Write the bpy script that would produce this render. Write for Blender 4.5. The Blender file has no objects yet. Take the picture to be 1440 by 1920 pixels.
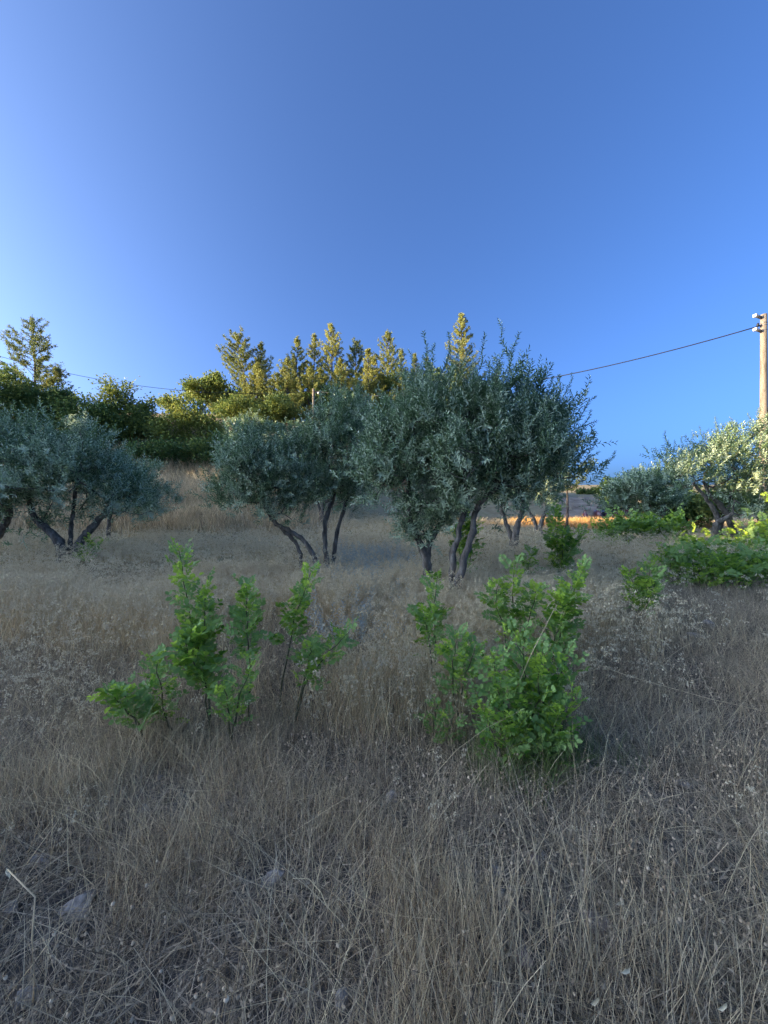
import bpy, math, random
import numpy as np
from mathutils import Vector, Quaternion, Matrix

SC = bpy.context.scene
COL = SC.collection
rng = np.random.default_rng(11)
random.seed(11)
R = math.radians
CAM_Z = 1.55
F = 720.0            # focal length in pixels of the 1440x1920 photograph

# ------------------------------------------------------------ camera, sky, sun, exposure
cam_d = bpy.data.cameras.new('camera')
cam = bpy.data.objects.new('camera', cam_d)
COL.objects.link(cam)
cam.location = (0, 0, CAM_Z)
cam.rotation_euler = (R(90), 0, 0)
cam_d.sensor_fit = 'VERTICAL'
cam_d.sensor_height = 36.0
cam_d.lens = 36.0 * F / 1920.0
cam_d.clip_start = 0.05
cam_d.clip_end = 3000
SC.camera = cam

SUN_AZ = 262.0       # clockwise from +Y (the view direction): left of the frame, a little behind the camera
SUN_EL = 10.0
world = bpy.data.worlds.new('World')
SC.world = world
world.use_nodes = True
wn = world.node_tree
bgn = wn.nodes['Background']
sky = wn.nodes.new('ShaderNodeTexSky')
sky.sky_type = 'NISHITA'
sky.sun_disc = False
sky.sun_elevation = R(SUN_EL)
sky.sun_rotation = R(SUN_AZ)
sky.altitude = 300
sky.air_density = 0.5
sky.dust_density = 7.0
sky.ozone_density = 5.0
wn.links.new(sky.outputs[0], bgn.inputs[0])
bgn.inputs[1].default_value = 0.15

sun_d = bpy.data.lights.new('sun', 'SUN')
sun_d.energy = 4.0
sun_d.angle = R(0.53)
sun_d.color = (1.0, 0.79, 0.49)
sun = bpy.data.objects.new('sun', sun_d)
COL.objects.link(sun)
to_sun = Vector((math.sin(R(SUN_AZ)) * math.cos(R(SUN_EL)), math.cos(R(SUN_AZ)) * math.cos(R(SUN_EL)), math.sin(R(SUN_EL))))
sun.rotation_euler = to_sun.to_track_quat('Z', 'Y').to_euler()
sun.location = to_sun * 60

SC.view_settings.view_transform = 'Standard'
SC.view_settings.look = 'None'
SC.view_settings.gamma = 1.0
SC.view_settings.exposure = 2.0
SC.view_settings.use_curve_mapping = False
SC.cycles.max_bounces = 7
SC.cycles.diffuse_bounces = 5
SC.cycles.transmission_bounces = 6
SC.cycles.transparent_max_bounces = 4

# ------------------------------------------------------------ helpers
def mesh(name, v, faces, mat=None, smooth=False, tint=None):
    """v (N,3); faces: list of int arrays (M,k), one array per polygon size"""
    v = np.asarray(v, dtype=np.float32).reshape(-1, 3)
    if not isinstance(faces, (list, tuple)):
        faces = [faces]
    faces = [np.asarray(f, dtype=np.int32) for f in faces if len(f)]
    me = bpy.data.meshes.new(name)
    me.vertices.add(len(v))
    me.vertices.foreach_set('co', v.ravel())
    loops = np.concatenate([f.ravel() for f in faces])
    tot = np.concatenate([np.full(len(f), f.shape[1], dtype=np.int32) for f in faces])
    start = np.concatenate([[0], np.cumsum(tot)[:-1]]).astype(np.int32)
    me.loops.add(len(loops))
    me.loops.foreach_set('vertex_index', loops)
    me.polygons.add(len(tot))
    me.polygons.foreach_set('loop_start', start)
    me.polygons.foreach_set('loop_total', tot)
    if smooth:
        me.polygons.foreach_set('use_smooth', np.ones(len(tot), dtype=bool))
    if tint is not None:
        a = me.attributes.new('tint', 'FLOAT', 'POINT')
        a.data.foreach_set('value', np.asarray(tint, dtype=np.float32))
    me.update(calc_edges=True)
    if mat is not None:
        me.materials.append(mat)
    return me

def obj(name, me, parent=None, loc=None):
    o = bpy.data.objects.new(name, me)
    COL.objects.link(o)
    if parent is not None:
        o.parent = parent
    if loc is not None:
        o.location = loc
    return o

def tag(o, label, cat, group=None):
    o['label'] = label
    o['category'] = cat
    if group:
        o['group'] = group
    return o

def thing(name, label, cat, loc, group=None):
    o = bpy.data.objects.new(name, None)
    COL.objects.link(o)
    o.empty_display_size = 0.1
    o.location = loc
    return tag(o, label, cat, group)

def P(px, row, d):
    return np.array([(px - 720.0) / F * d, d, CAM_Z - (row - 960.0) / F * d])

def S(t):
    t = np.clip(t, 0, 1)
    return t * t * (3 - 2 * t)

def unit(a):
    n = np.linalg.norm(a, axis=-1, keepdims=True)
    return a / np.maximum(n, 1e-9)

def wob(x, y, s, seed=0):
    """cheap smooth noise about -1..1"""
    r = np.random.default_rng(900 + seed)
    out = np.zeros(np.broadcast(x, y).shape)
    for k in range(5):
        a = r.uniform(0, 2 * np.pi)
        f = r.uniform(0.6, 1.7) / s * 2.2
        out = out + np.sin((x * math.cos(a) + y * math.sin(a)) * f + r.uniform(0, 6.28))
    return out / 2.6

class Tubes:
    def __init__(self):
        self.v, self.f, self.n = [], [], 0
    def add(self, pts, rad, sides=6, cap=True):
        pts = np.asarray(pts, float)
        m = len(pts)
        rad = np.broadcast_to(np.asarray(rad, float), (m,))
        tan = unit(np.gradient(pts, axis=0))
        ref = np.array([0, 0, 1.0]) if abs(tan[0][2]) < 0.9 else np.array([1.0, 0, 0])
        u = unit(np.cross(tan, ref))
        w = np.cross(tan, u)
        a = np.linspace(0, 2 * np.pi, sides, endpoint=False)
        ring = (u[:, None, :] * np.cos(a)[None, :, None] + w[:, None, :] * np.sin(a)[None, :, None]) * rad[:, None, None] + pts[:, None, :]
        self.v.append(ring.reshape(-1, 3))
        i = np.arange(m - 1)[:, None] * sides
        j = np.arange(sides)[None, :]
        k = (j + 1) % sides
        q = np.stack([i + j, i + k, i + sides + k, i + sides + j], -1).reshape(-1, 4) + self.n
        self.f.append(q)
        self.n += m * sides
        if cap:
            self.v.append(pts[[0, -1]])
            jj = np.arange(sides)
            kk = (jj + 1) % sides
            b = self.n - m * sides
            t = self.n - sides
            self.f.append(np.stack([kk + b, jj + b, np.full(sides, self.n), np.full(sides, self.n)], -1))
            self.f.append(np.stack([jj + t, kk + t, np.full(sides, self.n + 1), np.full(sides, self.n + 1)], -1))
            self.n += 2
    def faces(self):
        q = np.concatenate(self.f)
        tri = q[:, 2] == q[:, 3]
        return [q[~tri], q[tri][:, :3]]
    def mesh(self, name, mat, off=(0, 0, 0), smooth=True):
        return mesh(name, np.concatenate(self.v) - np.asarray(off), self.faces(), mat, smooth)

def boxes(specs):
    """specs: (center, half sizes, rotation about z); returns verts, quads"""
    V, Q = [], []
    base = np.array([[-1, -1, -1], [1, -1, -1], [1, 1, -1], [-1, 1, -1], [-1, -1, 1], [1, -1, 1], [1, 1, 1], [-1, 1, 1]], float)
    q = np.array([[0, 3, 2, 1], [4, 5, 6, 7], [0, 1, 5, 4], [1, 2, 6, 5], [2, 3, 7, 6], [3, 0, 4, 7]])
    for n, (c, h, a) in enumerate(specs):
        b = base * np.asarray(h)
        ca, sa = math.cos(a), math.sin(a)
        b = np.stack([b[:, 0] * ca - b[:, 1] * sa, b[:, 0] * sa + b[:, 1] * ca, b[:, 2]], -1)
        V.append(b + np.asarray(c))
        Q.append(q + 8 * n)
    return np.concatenate(V), np.concatenate(Q)

def leaves(base, d, nrm, L, W, fold=0.35, shape='lance'):
    """batch of leaves; returns verts, quads"""
    N = len(base)
    d = unit(d)
    side = unit(np.cross(d, nrm))
    nn = np.cross(side, d)
    L = np.broadcast_to(L, (N,))[:, None]
    W = np.broadcast_to(W, (N,))[:, None]
    tip = base + d * L - nn * (0.08 * L)
    if shape == 'lance':          # 4 vertices, folded along the midrib
        l = base + d * L * 0.45 + side * W * 0.5 + nn * W * fold
        r = base + d * L * 0.45 - side * W * 0.5 + nn * W * fold
        v = np.stack([base, r, tip, l], 1).reshape(-1, 3)
        i = np.arange(N)[:, None] * 4
        return v, np.concatenate([i + np.array([[0, 1, 2]]), i + np.array([[0, 2, 3]])])
    l1 = base + d * L * 0.25 + side * W * 0.42 + nn * W * fold * .8
    l2 = base + d * L * 0.7 + side * W * 0.46 + nn * W * fold
    r1 = base + d * L * 0.25 - side * W * 0.42 + nn * W * fold * .8
    r2 = base + d * L * 0.7 - side * W * 0.46 + nn * W * fold
    v = np.stack([base, r1, r2, tip, l2, l1], 1).reshape(-1, 3)
    i = np.arange(N)[:, None] * 6
    return v, np.concatenate([i + np.array([[0, 1, 2, 3]]), i + np.array([[0, 3, 4, 5]])])

# ------------------------------------------------------------ materials
def nmat(name):
    m = bpy.data.materials.new(name)
    m.use_nodes = True
    nt = m.node_tree
    return m, nt, nt.nodes['Principled BSDF'], nt.nodes['Material Output']

def mixc(nt, fac, a, b):
    n = nt.nodes.new('ShaderNodeMix')
    n.data_type = 'RGBA'
    if isinstance(fac, (int, float)):
        n.inputs[0].default_value = fac
    else:
        nt.links.new(fac, n.inputs[0])
    for s, c in ((n.inputs[6], a), (n.inputs[7], b)):
        if isinstance(c, tuple):
            s.default_value = (*c, 1)
        else:
            nt.links.new(c, s)
    return n.outputs[2]

def leaf_mat(name, a, b, under=None, transl=0.25, rough=0.55, spec=0.3, tcol=None):
    """colour runs a..b with the leaf's own tint; 'under' is the colour of the underside"""
    m, nt, bs, out = nmat(name)
    at = nt.nodes.new('ShaderNodeAttribute')
    at.attribute_name = 'tint'
    oi = nt.nodes.new('ShaderNodeObjectInfo')
    ad = nt.nodes.new('ShaderNodeMath')
    ad.operation = 'MULTIPLY_ADD'
    nt.links.new(oi.outputs['Random'], ad.inputs[0])
    ad.inputs[1].default_value = 0.3
    nt.links.new(at.outputs['Fac'], ad.inputs[2])
    sb = nt.nodes.new('ShaderNodeMath')
    sb.operation = 'SUBTRACT'
    sb.use_clamp = True
    nt.links.new(ad.outputs[0], sb.inputs[0])
    sb.inputs[1].default_value = 0.15
    c = mixc(nt, sb.outputs[0], a, b)
    if under is not None:
        ge = nt.nodes.new('ShaderNodeNewGeometry')
        c = mixc(nt, ge.outputs['Backfacing'], c, under)
    nt.links.new(c, bs.inputs['Base Color'])
    bs.inputs['Roughness'].default_value = rough
    bs.inputs['Specular IOR Level'].default_value = spec
    if transl > 0:
        tr = nt.nodes.new('ShaderNodeBsdfTranslucent')
        if tcol is not None:
            tr.inputs[0].default_value = (*tcol, 1)
        else:
            nt.links.new(c, tr.inputs[0])
        mx = nt.nodes.new('ShaderNodeMixShader')
        mx.inputs[0].default_value = transl
        nt.links.new(bs.outputs[0], mx.inputs[1])
        nt.links.new(tr.outputs[0], mx.inputs[2])
        nt.links.new(mx.outputs[0], out.inputs[0])
    return m

def noise_mat(name, cols, scale=8.0, detail=6.0, rough=0.9, bump=0.4, bdist=0.02, spec=0.2, stretch=None):
    m, nt, bs, out = nmat(name)
    tc = nt.nodes.new('ShaderNodeTexCoord')
    src = tc.outputs['Object']
    if stretch:
        mp = nt.nodes.new('ShaderNodeMapping')
        mp.inputs['Scale'].default_value = stretch
        nt.links.new(src, mp.inputs[0])
        src = mp.outputs[0]
    no = nt.nodes.new('ShaderNodeTexNoise')
    no.inputs['Scale'].default_value = scale
    no.inputs['Detail'].default_value = detail
    no.inputs['Roughness'].default_value = 0.65
    nt.links.new(src, no.inputs['Vector'])
    cr = nt.nodes.new('ShaderNodeValToRGB')
    el = cr.color_ramp.elements
    n = len(cols)
    el[0].position, el[0].color = 0.3, (*cols[0], 1)
    el[1].position, el[1].color = 0.72, (*cols[-1], 1)
    for k in range(1, n - 1):
        e = el.new(0.3 + 0.42 * k / (n - 1))
        e.color = (*cols[k], 1)
    nt.links.new(no.outputs['Fac'], cr.inputs[0])
    nt.links.new(cr.outputs[0], bs.inputs['Base Color'])
    bs.inputs['Roughness'].default_value = rough
    bs.inputs['Specular IOR Level'].default_value = spec
    if bump:
        bp = nt.nodes.new('ShaderNodeBump')
        bp.inputs['Strength'].default_value = bump
        bp.inputs['Distance'].default_value = bdist
        nt.links.new(no.outputs['Fac'], bp.inputs['Height'])
        nt.links.new(bp.outputs[0], bs.inputs['Normal'])
    return m

M_soil = noise_mat('soil', [(0.03, 0.026, 0.022), (0.085, 0.072, 0.06), (0.15, 0.125, 0.10)], 14, 9, 0.95, 0.8, 0.03, 0.1)
M_dirt = noise_mat('dirt', [(0.16, 0.115, 0.075), (0.34, 0.26, 0.18), (0.46, 0.36, 0.26)], 1.1, 10, 0.95, 0.6, 0.05, 0.1)
M_redsoil = noise_mat('red_soil', [(0.30, 0.13, 0.06), (0.42, 0.2, 0.1), (0.5, 0.28, 0.15)], 2.5, 8, 0.95, 0.6, 0.05, 0.1)
M_bark = noise_mat('olive_bark', [(0.055, 0.045, 0.034), (0.16, 0.135, 0.105), (0.33, 0.29, 0.235)], 16, 8, 0.9, 0.9, 0.02, 0.2, (1, 1, 0.35))
M_pbark = noise_mat('pine_bark', [(0.05, 0.037, 0.03), (0.11, 0.085, 0.065), (0.17, 0.135, 0.105)], 6, 6, 0.9, 0.8, 0.03, 0.2, (1, 1, 0.3))
M_stem = noise_mat('green_stem', [(0.08, 0.07, 0.035), (0.12, 0.11, 0.05), (0.16, 0.14, 0.07)], 20, 3, 0.7, 0.0)
M_concrete = noise_mat('pole_concrete', [(0.12, 0.095, 0.07), (0.235, 0.19, 0.14), (0.29, 0.235, 0.175)], 7, 10, 0.9, 0.5, 0.01, 0.1, (1, 1, 0.18))
M_stone = noise_mat('pale_stone', [(0.16, 0.13, 0.10), (0.42, 0.355, 0.285), (0.62, 0.53, 0.43)], 38, 10, 0.95, 1.0, 0.01, 0.1)
M_redstone = noise_mat('reddish_stone', [(0.15, 0.10, 0.075), (0.34, 0.25, 0.19), (0.48, 0.37, 0.3)], 38, 10, 0.95, 1.0, 0.01, 0.1)
M_olive = leaf_mat('olive_leaf', (0.07, 0.14, 0.06), (0.33, 0.45, 0.215), (0.48, 0.56, 0.35), 0.33, 0.33, 0.7)
M_pine = leaf_mat('pine_needles', (0.13, 0.175, 0.055), (0.56, 0.52, 0.13), None, 0.35, 0.6, 0.25)
M_broad = leaf_mat('broad_leaf', (0.1, 0.17, 0.05), (0.42, 0.44, 0.1), None, 0.35, 0.55, 0.3)
M_robinia = leaf_mat('robinia_leaf', (0.12, 0.27, 0.035), (0.64, 0.80, 0.11), (0.32, 0.46, 0.13), 0.42, 0.5, 0.3)
M_straw = leaf_mat('straw', (0.38, 0.265, 0.14), (0.99, 0.79, 0.47), None, 0.35, 0.6, 0.25)
M_litter = leaf_mat('litter', (0.13, 0.095, 0.06), (0.82, 0.63, 0.40), None, 0.25, 0.75, 0.2)
M_bleached = leaf_mat('bleached_straw', (0.5, 0.335, 0.165), (0.99, 0.82, 0.48), None, 0.42, 0.6, 0.2)
M_sunlit_straw = leaf_mat('sunlit_straw', (0.6, 0.36, 0.12), (0.95, 0.62, 0.26), None, 0.4, 0.6, 0.2)  # dry straw with the low sun's orange put into its colour
M_oat = leaf_mat('oat_husk', (0.72, 0.58, 0.35), (0.97, 0.85, 0.58), None, 0.3, 0.5, 0.3)
M_head = leaf_mat('seed_head', (0.42, 0.29, 0.17), (0.85, 0.66, 0.42), None, 0.1, 0.8, 0.1)
M_weed = leaf_mat('grey_weed', (0.4, 0.45, 0.4), (0.62, 0.66, 0.6), None, 0.35, 0.6, 0.2)
M_ggrass = leaf_mat('green_grass', (0.1, 0.15, 0.035), (0.24, 0.27, 0.09), None, 0.25, 0.5, 0.25)

def plain(name, c, rough=0.6, metal=0.0, spec=0.4):
    m, nt, bs, out = nmat(name)
    no = nt.nodes.new('ShaderNodeTexNoise')
    no.inputs['Scale'].default_value = 9
    tc = nt.nodes.new('ShaderNodeTexCoord')
    nt.links.new(tc.outputs['Object'], no.inputs['Vector'])
    nt.links.new(mixc(nt, no.outputs['Fac'], tuple(x * 0.75 for x in c), tuple(min(1, x * 1.2) for x in c)), bs.inputs['Base Color'])
    bs.inputs['Roughness'].default_value = rough
    bs.inputs['Metallic'].default_value = metal
    bs.inputs['Specular IOR Level'].default_value = spec
    return m
M_wire = plain('wire_black', (0.02, 0.02, 0.022), 0.5)
M_steel = plain('dull_steel', (0.3, 0.27, 0.24), 0.5, 0.6)
M_ceram = plain('white_ceramic', (0.7, 0.68, 0.62), 0.3)

# ------------------------------------------------------------ ground
TSL = math.tan(R(SUN_AZ - 270))
def ground(x, y):
    x = np.asarray(x, float)
    y = np.asarray(y, float)
    base = np.interp(y, [-300, 0, 3, 6, 9, 15, 22, 26, 30, 38, 55, 90, 160, 260, 900],
                     [0, 0, 0.0, .26, .40, .62, .74, .62, 1.0, 3.0, 4.0, 6.4, 12.9, 19.0, 30.0])
    flat = np.interp(y, [-300, 0, 3, 6, 9, 15, 40, 900], [0, 0, 0, .26, .42, .75, 1.3, 30.0])
    wr = S((x - 3) / 8)
    z = base * wr + flat * (1 - wr)
    # the hill with the pines
    y0 = np.interp(x, [-60, -20, -9, 0, 8, 16], [11, 13, 15, 25, 30, 34])
    w = np.interp(x, [-60, -9, 0, 20], [34, 33, 24, 22])
    amp = np.interp(x, [-70, -27, -5, 5, 11, 19], [13, 11.5, 10.5, 8.0, 4.0, 0])
    z = z + amp * S((y - y0) / w) * (1 - 0.9 * S((y - 60) / 50))
    # grassy bank below the shrubs
    z = z + 1.15 * S((y - 13.4) / 4.5) * S((x + 24) / 7) * S((-3.2 - x) / 4) * (1 - S((y - 30) / 20))
    # left ridge, out of frame, added to shade the field; crest gaps admit sun
    c = y + TSL * x
    H = np.interp(c, [-200, -60, 0, 7.8, 8.2, 8.85, 9.1, 18.0, 18.4, 22.0, 22.6, 37, 42, 60, 90],
                  [9, 14.5, 15.6, 15.6, 12.9, 12.9, 16.0, 15.6, 12.6, 12.6, 16.2, 16.2, 12, 10, 0])
    H = H + 0.30 * wob(c, c * 0, 2.2, 3)
    z = np.maximum(z, H * np.exp(-((x + 60) / 13.0) ** 2) * (y > -400))
    near = np.exp(-np.abs(y) / 40)
    z = z + near * (0.035 * wob(x, y, 2.2, 1) + 0.012 * wob(x, y, 0.5, 2)) * S((y + 3) / 4)
    return z

def gz(x, y):
    return float(ground(np.array(x), np.array(y)))

def gp(px, row):
    """point of the ground seen at a pixel of the photograph"""
    for d in np.arange(0.6, 60, 0.02):
        x = (px - 720) / F * d
        if CAM_Z - (row - 960) / F * d <= gz(x, d):
            return np.array([x, d, gz(x, d)])
    return np.array([(px - 720) / F * 60, 60, 0])

xs = np.concatenate([-np.geomspace(900, 76, 16), np.arange(-74, -14, 1.5), np.arange(-14, 22, 0.3), np.arange(22, 60, 1.5), np.geomspace(61, 900, 18)])
ys = np.concatenate([-np.geomspace(500, 42, 9), np.arange(-40, -2, 1.6), np.arange(-2, 14, 0.25), np.arange(14, 62, 0.7), np.geomspace(63, 1500, 34)])
X, Y = np.meshgrid(xs, ys)
Z = ground(X, Y)
nx, ny = len(xs), len(ys)
i = np.arange(ny - 1)[:, None] * nx + np.arange(nx - 1)[None, :]
q = np.stack([i, i + 1, i + nx + 1, i + nx], -1).reshape(-1, 4)
# ground material: soil close by, dry pasture colour on the slopes beyond
m, nt, bs, out = nmat('field_ground')
tc = nt.nodes.new('ShaderNodeTexCoord')
def nz(scale, det=8):
    n = nt.nodes.new('ShaderNodeTexNoise')
    n.inputs['Scale'].default_value = scale
    n.inputs['Detail'].default_value = det
    n.inputs['Roughness'].default_value = 0.65
    nt.links.new(tc.outputs['Object'], n.inputs['Vector'])
    return n.outputs['Fac']
def ramp(fac, stops):
    cr = nt.nodes.new('ShaderNodeValToRGB')
    el = cr.color_ramp.elements
    el[0].position, el[0].color = stops[0][0], (*stops[0][1], 1)
    el[1].position, el[1].color = stops[-1][0], (*stops[-1][1], 1)
    for p, c in stops[1:-1]:
        e = el.new(p)
        e.color = (*c, 1)
    nt.links.new(fac, cr.inputs[0])
    return cr.outputs[0]
n1 = nz(16)
soil = ramp(n1, [(0.3, (0.07, 0.06, 0.05)), (0.52, (0.14, 0.12, 0.10)), (0.72, (0.25, 0.215, 0.175))])
grassy = ramp(nz(0.8, 10), [(0.3, (0.26, 0.19, 0.10)), (0.5, (0.40, 0.31, 0.17)), (0.7, (0.28, 0.24, 0.11))])
sep = nt.nodes.new('ShaderNodeSeparateXYZ')
nt.links.new(tc.outputs['Object'], sep.inputs[0])
mr = nt.nodes.new('ShaderNodeMapRange')
mr.inputs[1].default_value = 4
mr.inputs[2].default_value = 9
nt.links.new(sep.outputs['Y'], mr.inputs[0])
nt.links.new(mixc(nt, mr.outputs[0], soil, grassy), bs.inputs['Base Color'])
bs.inputs['Roughness'].default_value = 0.95
bs.inputs['Specular IOR Level'].default_value = 0.1
bp = nt.nodes.new('ShaderNodeBump')
bp.inputs['Strength'].default_value = 0.8
bp.inputs['Distance'].default_value = 0.03
nt.links.new(n1, bp.inputs['Height'])
nt.links.new(bp.outputs[0], bs.inputs['Normal'])
g = obj('ground', mesh('ground', np.stack([X, Y, Z], -1).reshape(-1, 3), q, m, True))
g['kind'] = 'structure'

def patch(name, fx0, fx1, y0, y1, mat, lift, ny_=40, nx_=14):
    yy = np.linspace(y0, y1, ny_)
    t = np.linspace(0, 1, nx_)
    Yp = np.repeat(yy[:, None], nx_, 1)
    a = fx0(yy)[:, None]
    b = fx1(yy)[:, None]
    Xp = a + (b - a) * t[None, :]
    edge = np.minimum(np.minimum(t, 1 - t)[None, :] * 6, 1) * np.minimum(np.minimum(np.linspace(0, 1, ny_), 1 - np.linspace(0, 1, ny_))[:, None] * 8, 1)
    Zp = ground(Xp, Yp) + lift * edge - 0.05 * (1 - edge)
    i = np.arange(ny_ - 1)[:, None] * nx_ + np.arange(nx_ - 1)[None, :]
    q = np.stack([i, i + 1, i + nx_ + 1, i + nx_], -1).reshape(-1, 4)
    o = obj(name, mesh(name, np.stack([Xp, Yp, Zp], -1).reshape(-1, 3), q, mat, True))
    o['kind'] = 'structure'
    return o
patch('dirt_track', lambda y: 0.40 * y + 0.6 + 0.4 * np.sin(y * .7), lambda y: 0.60 * y + 1.6, 23.2, 39, M_dirt, 0.10)
patch('red_soil_bank', lambda y: -0.30 * y + 0 * y, lambda y: 0.05 * y + 1, 33, 41, M_redsoil, 0.12)

# ------------------------------------------------------------ stones
STONES = []
def ico(sub=2):
    import bmesh
    bm = bmesh.new()
    bmesh.ops.create_icosphere(bm, subdivisions=sub, radius=1)
    v = np.array([x.co[:] for x in bm.verts])
    f = np.array([[x.index for x in fc.verts] for fc in bm.faces])
    bm.free()
    return v, f
IV, IF = ico(4)
def stone(label, px, row, wpx, hpx, mat=None, yaw=0.0):
    p = gp(px, row + hpx * .35)
    s = p[1] / F
    a, h = wpx * s * .58, hpx * s * .55
    v = IV.copy()
    for _ in range(9):
        n_ = unit(rng.normal(0, 1, 3))
        cut = rng.uniform(.42, .8)
        dp = v @ n_
        v = v - np.maximum(dp - cut, 0)[:, None] * n_ * .96
    for fq, am in ((3, .06), (6, .035), (12, .018), (22, .010)):
        v = v * (1 + am * sum(np.sin(v @ rng.normal(0, fq, 3) + rng.uniform(0, 6)) for _ in range(3))[:, None])
    v = v * [a * 1.1, (a + h) * .5 * 1.1, max(h, a * .4) * 1.1]
    c, s_ = math.cos(yaw), math.sin(yaw)
    v = np.stack([v[:, 0] * c - v[:, 1] * s_, v[:, 0] * s_ + v[:, 1] * c, v[:, 2]], -1)
    STONES.append((p[0], p[1], max(a, .02)))
    o = obj('stone', mesh('stone', v, IF, mat or M_stone, False), None, (p[0], p[1], p[2] + max(h, a * .4) * .6))
    return tag(o, label, 'stone', 'stones among the dry grass')
stone('large pale stone by the bent yellow straw near the lower left corner', 146, 1706, 52, 42, yaw=.5)
stone('whitish angular stone between straw stems in the lower middle left', 512, 1648, 40, 26)
stone('small smooth grey stone near the bottom edge left of centre', 643, 1880, 24, 30)
stone('rounded grey stone above the group of white pebbles', 930, 1637, 22, 22)
stone('leftmost white pebble of the small pebble group', 926, 1671, 12, 13)
stone('middle white pebble of the small pebble group', 939, 1673, 11, 13)
stone('rightmost white pebble of the small pebble group', 957, 1667, 9, 10)
stone('tiny white pebble at the top of the pebble group', 932, 1656, 9, 7)
stone('pinkish stone right of the white pebble group', 1002, 1622, 24, 32, M_redstone)
stone('bluish grey stone touching the pinkish stone', 1018, 1612, 14, 14)
stone('half buried pale stone right of the pinkish stone', 1032, 1628, 12, 18)
stone('tan flat stone under crossing straws in the lower right', 1115, 1735, 46, 32, M_redstone)
stone('brown upright stone at the bottom right of centre', 985, 1802, 34, 42, M_redstone)
stone('small grey stone left of the pebble group', 855, 1608, 17, 15)
stone('dull stone partly under litter at the lower left', 78, 1620, 34, 22)
stone('grey stone at the left edge beside the bent straw', 20, 1705, 24, 18)
stone('elongated grey stone in the bottom left corner', 50, 1888, 42, 26, yaw=.6)
stone('pale bluish stone in the trampled grass at right', 1328, 1172, 20, 16)
stone('low pale slab in front of the bluish stone at right', 1304, 1192, 24, 11)
stone('flat light stone lying at the right below the lone sapling', 1282, 1470, 28, 13)
stone('grey stone half hidden by litter in the middle', 735, 1500, 26, 20)
stone('small whitish stone in stubble at left of middle', 270, 1522, 16, 13)
stone('tiny white stone between straws in the lower right', 1040, 1782, 11, 10)
stone('small pale stone in the left stubble below the low bright sapling', 300, 1462, 14, 10)

# ------------------------------------------------------------ grass, litter: scattered tufts
def ribbon_set(n, hmin, hmax, spread, lean, width, segs=3, curl=0.25, flat=False):
    """n stems as tapered ribbons; returns verts, quads, tint, tips, tipdirs"""
    b = np.stack([rng.normal(0, spread, n), rng.normal(0, spread, n), np.zeros(n)], -1)
    h = rng.uniform(hmin, hmax, n)
    az = rng.uniform(0, 2 * np.pi, n)
    ln = np.abs(rng.normal(0, lean, n)) if not flat else rng.uniform(1.15, 1.6, n)
    d = np.stack([np.cos(az) * np.sin(ln), np.sin(az) * np.sin(ln), np.cos(ln)], -1)
    bend = np.stack([rng.normal(0, curl, n), rng.normal(0, curl, n), -np.abs(rng.normal(0, curl * .5, n))], -1)
    if flat:
        b[:, 2] = rng.uniform(0.0, 0.05, n)
        bend[:, 2] *= 0.3
    t = np.linspace(0, 1, segs + 1)
    pts = b[:, None, :] + h[:, None, None] * (d[:, None, :] * t[None, :, None] + bend[:, None, :] * (t ** 2)[None, :, None])
    if flat:
        pts[..., 2] = np.maximum(pts[..., 2], 0.004)
    fa = rng.uniform(0, 2 * np.pi, n)
    sd = np.stack([np.cos(fa), np.sin(fa), np.zeros(n)], -1)
    w = (width * rng.uniform(0.6, 1.3, n))[:, None] * (1 - 0.65 * t)[None, :]
    a = pts + sd[:, None, :] * w[..., None] * .5
    c = pts - sd[:, None, :] * w[..., None] * .5
    v = np.stack([a, c], 2).reshape(-1, 3)
    k = (segs + 1) * 2
    i = np.arange(n)[:, None, None] * k + np.arange(segs)[None, :, None] * 2
    q = (i + np.array([0, 1, 3, 2])).reshape(-1, 4)
    tint = np.repeat(rng.uniform(0.05, 0.95, n), k)
    return v, q, tint, pts[:, -1], unit(pts[:, -1] - pts[:, -2]), pts

def proto(name, parts):
    """parts: (verts, faces, tint, material)"""
    V, FS, T, mats, mi = [], [], [], [], []
    n = 0
    for v, f, t, mt in parts:
        V.append(v)
        FS.append(np.asarray(f) + n)
        T.append(t)
        if mt not in mats:
            mats.append(mt)
        mi += [mats.index(mt)] * len(f)
        n += len(v)
    me = mesh(name, np.concatenate(V), FS, None, False, np.concatenate(T))
    for mt in mats:
        me.materials.append(mt)
    me.polygons.foreach_set('material_index', np.array(mi, dtype=np.int32))
    return bpy.data.objects.new(name, me)

def spikelets(tips, dirs, pts, per, L, W):
    """drooping oat husks hung near stem tips"""
    n = len(tips)
    k = np.repeat(np.arange(n), per)
    t = rng.uniform(0.0, 0.4, len(k))
    p0 = pts[k, -1] * (1 - t[:, None]) + pts[k, -2] * t[:, None]
    a = rng.uniform(0, 2 * np.pi, len(k))
    off = np.stack([np.cos(a), np.sin(a), np.zeros(len(k))], -1) * rng.uniform(0.008, 0.03, len(k))[:, None]
    p0 = p0 + off + np.stack([0 * a, 0 * a, rng.uniform(-.012, .012, len(k))], -1)
    d = unit(off * 14 + np.stack([0 * a, 0 * a, rng.uniform(-1.1, -0.1, len(k))], -1) + rng.normal(0, .3, (len(k), 3)))
    nr = unit(rng.normal(0, 1, (len(k), 3)))
    ln = L * rng.uniform(.7, 1.25, len(k))
    v1, f1 = leaves(p0, d, nr, ln, W * rng.uniform(.8, 1.2, len(k)), .5)
    v2, f2 = leaves(p0, unit(d + rng.normal(0, .22, d.shape)), -nr, ln * .95, W, .5)
    v = np.concatenate([v1, v2])
    f = np.concatenate([f1, f2 + len(v1)])
    return v, f, np.repeat(rng.uniform(0, 1, len(v) // 4), 4)

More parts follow.
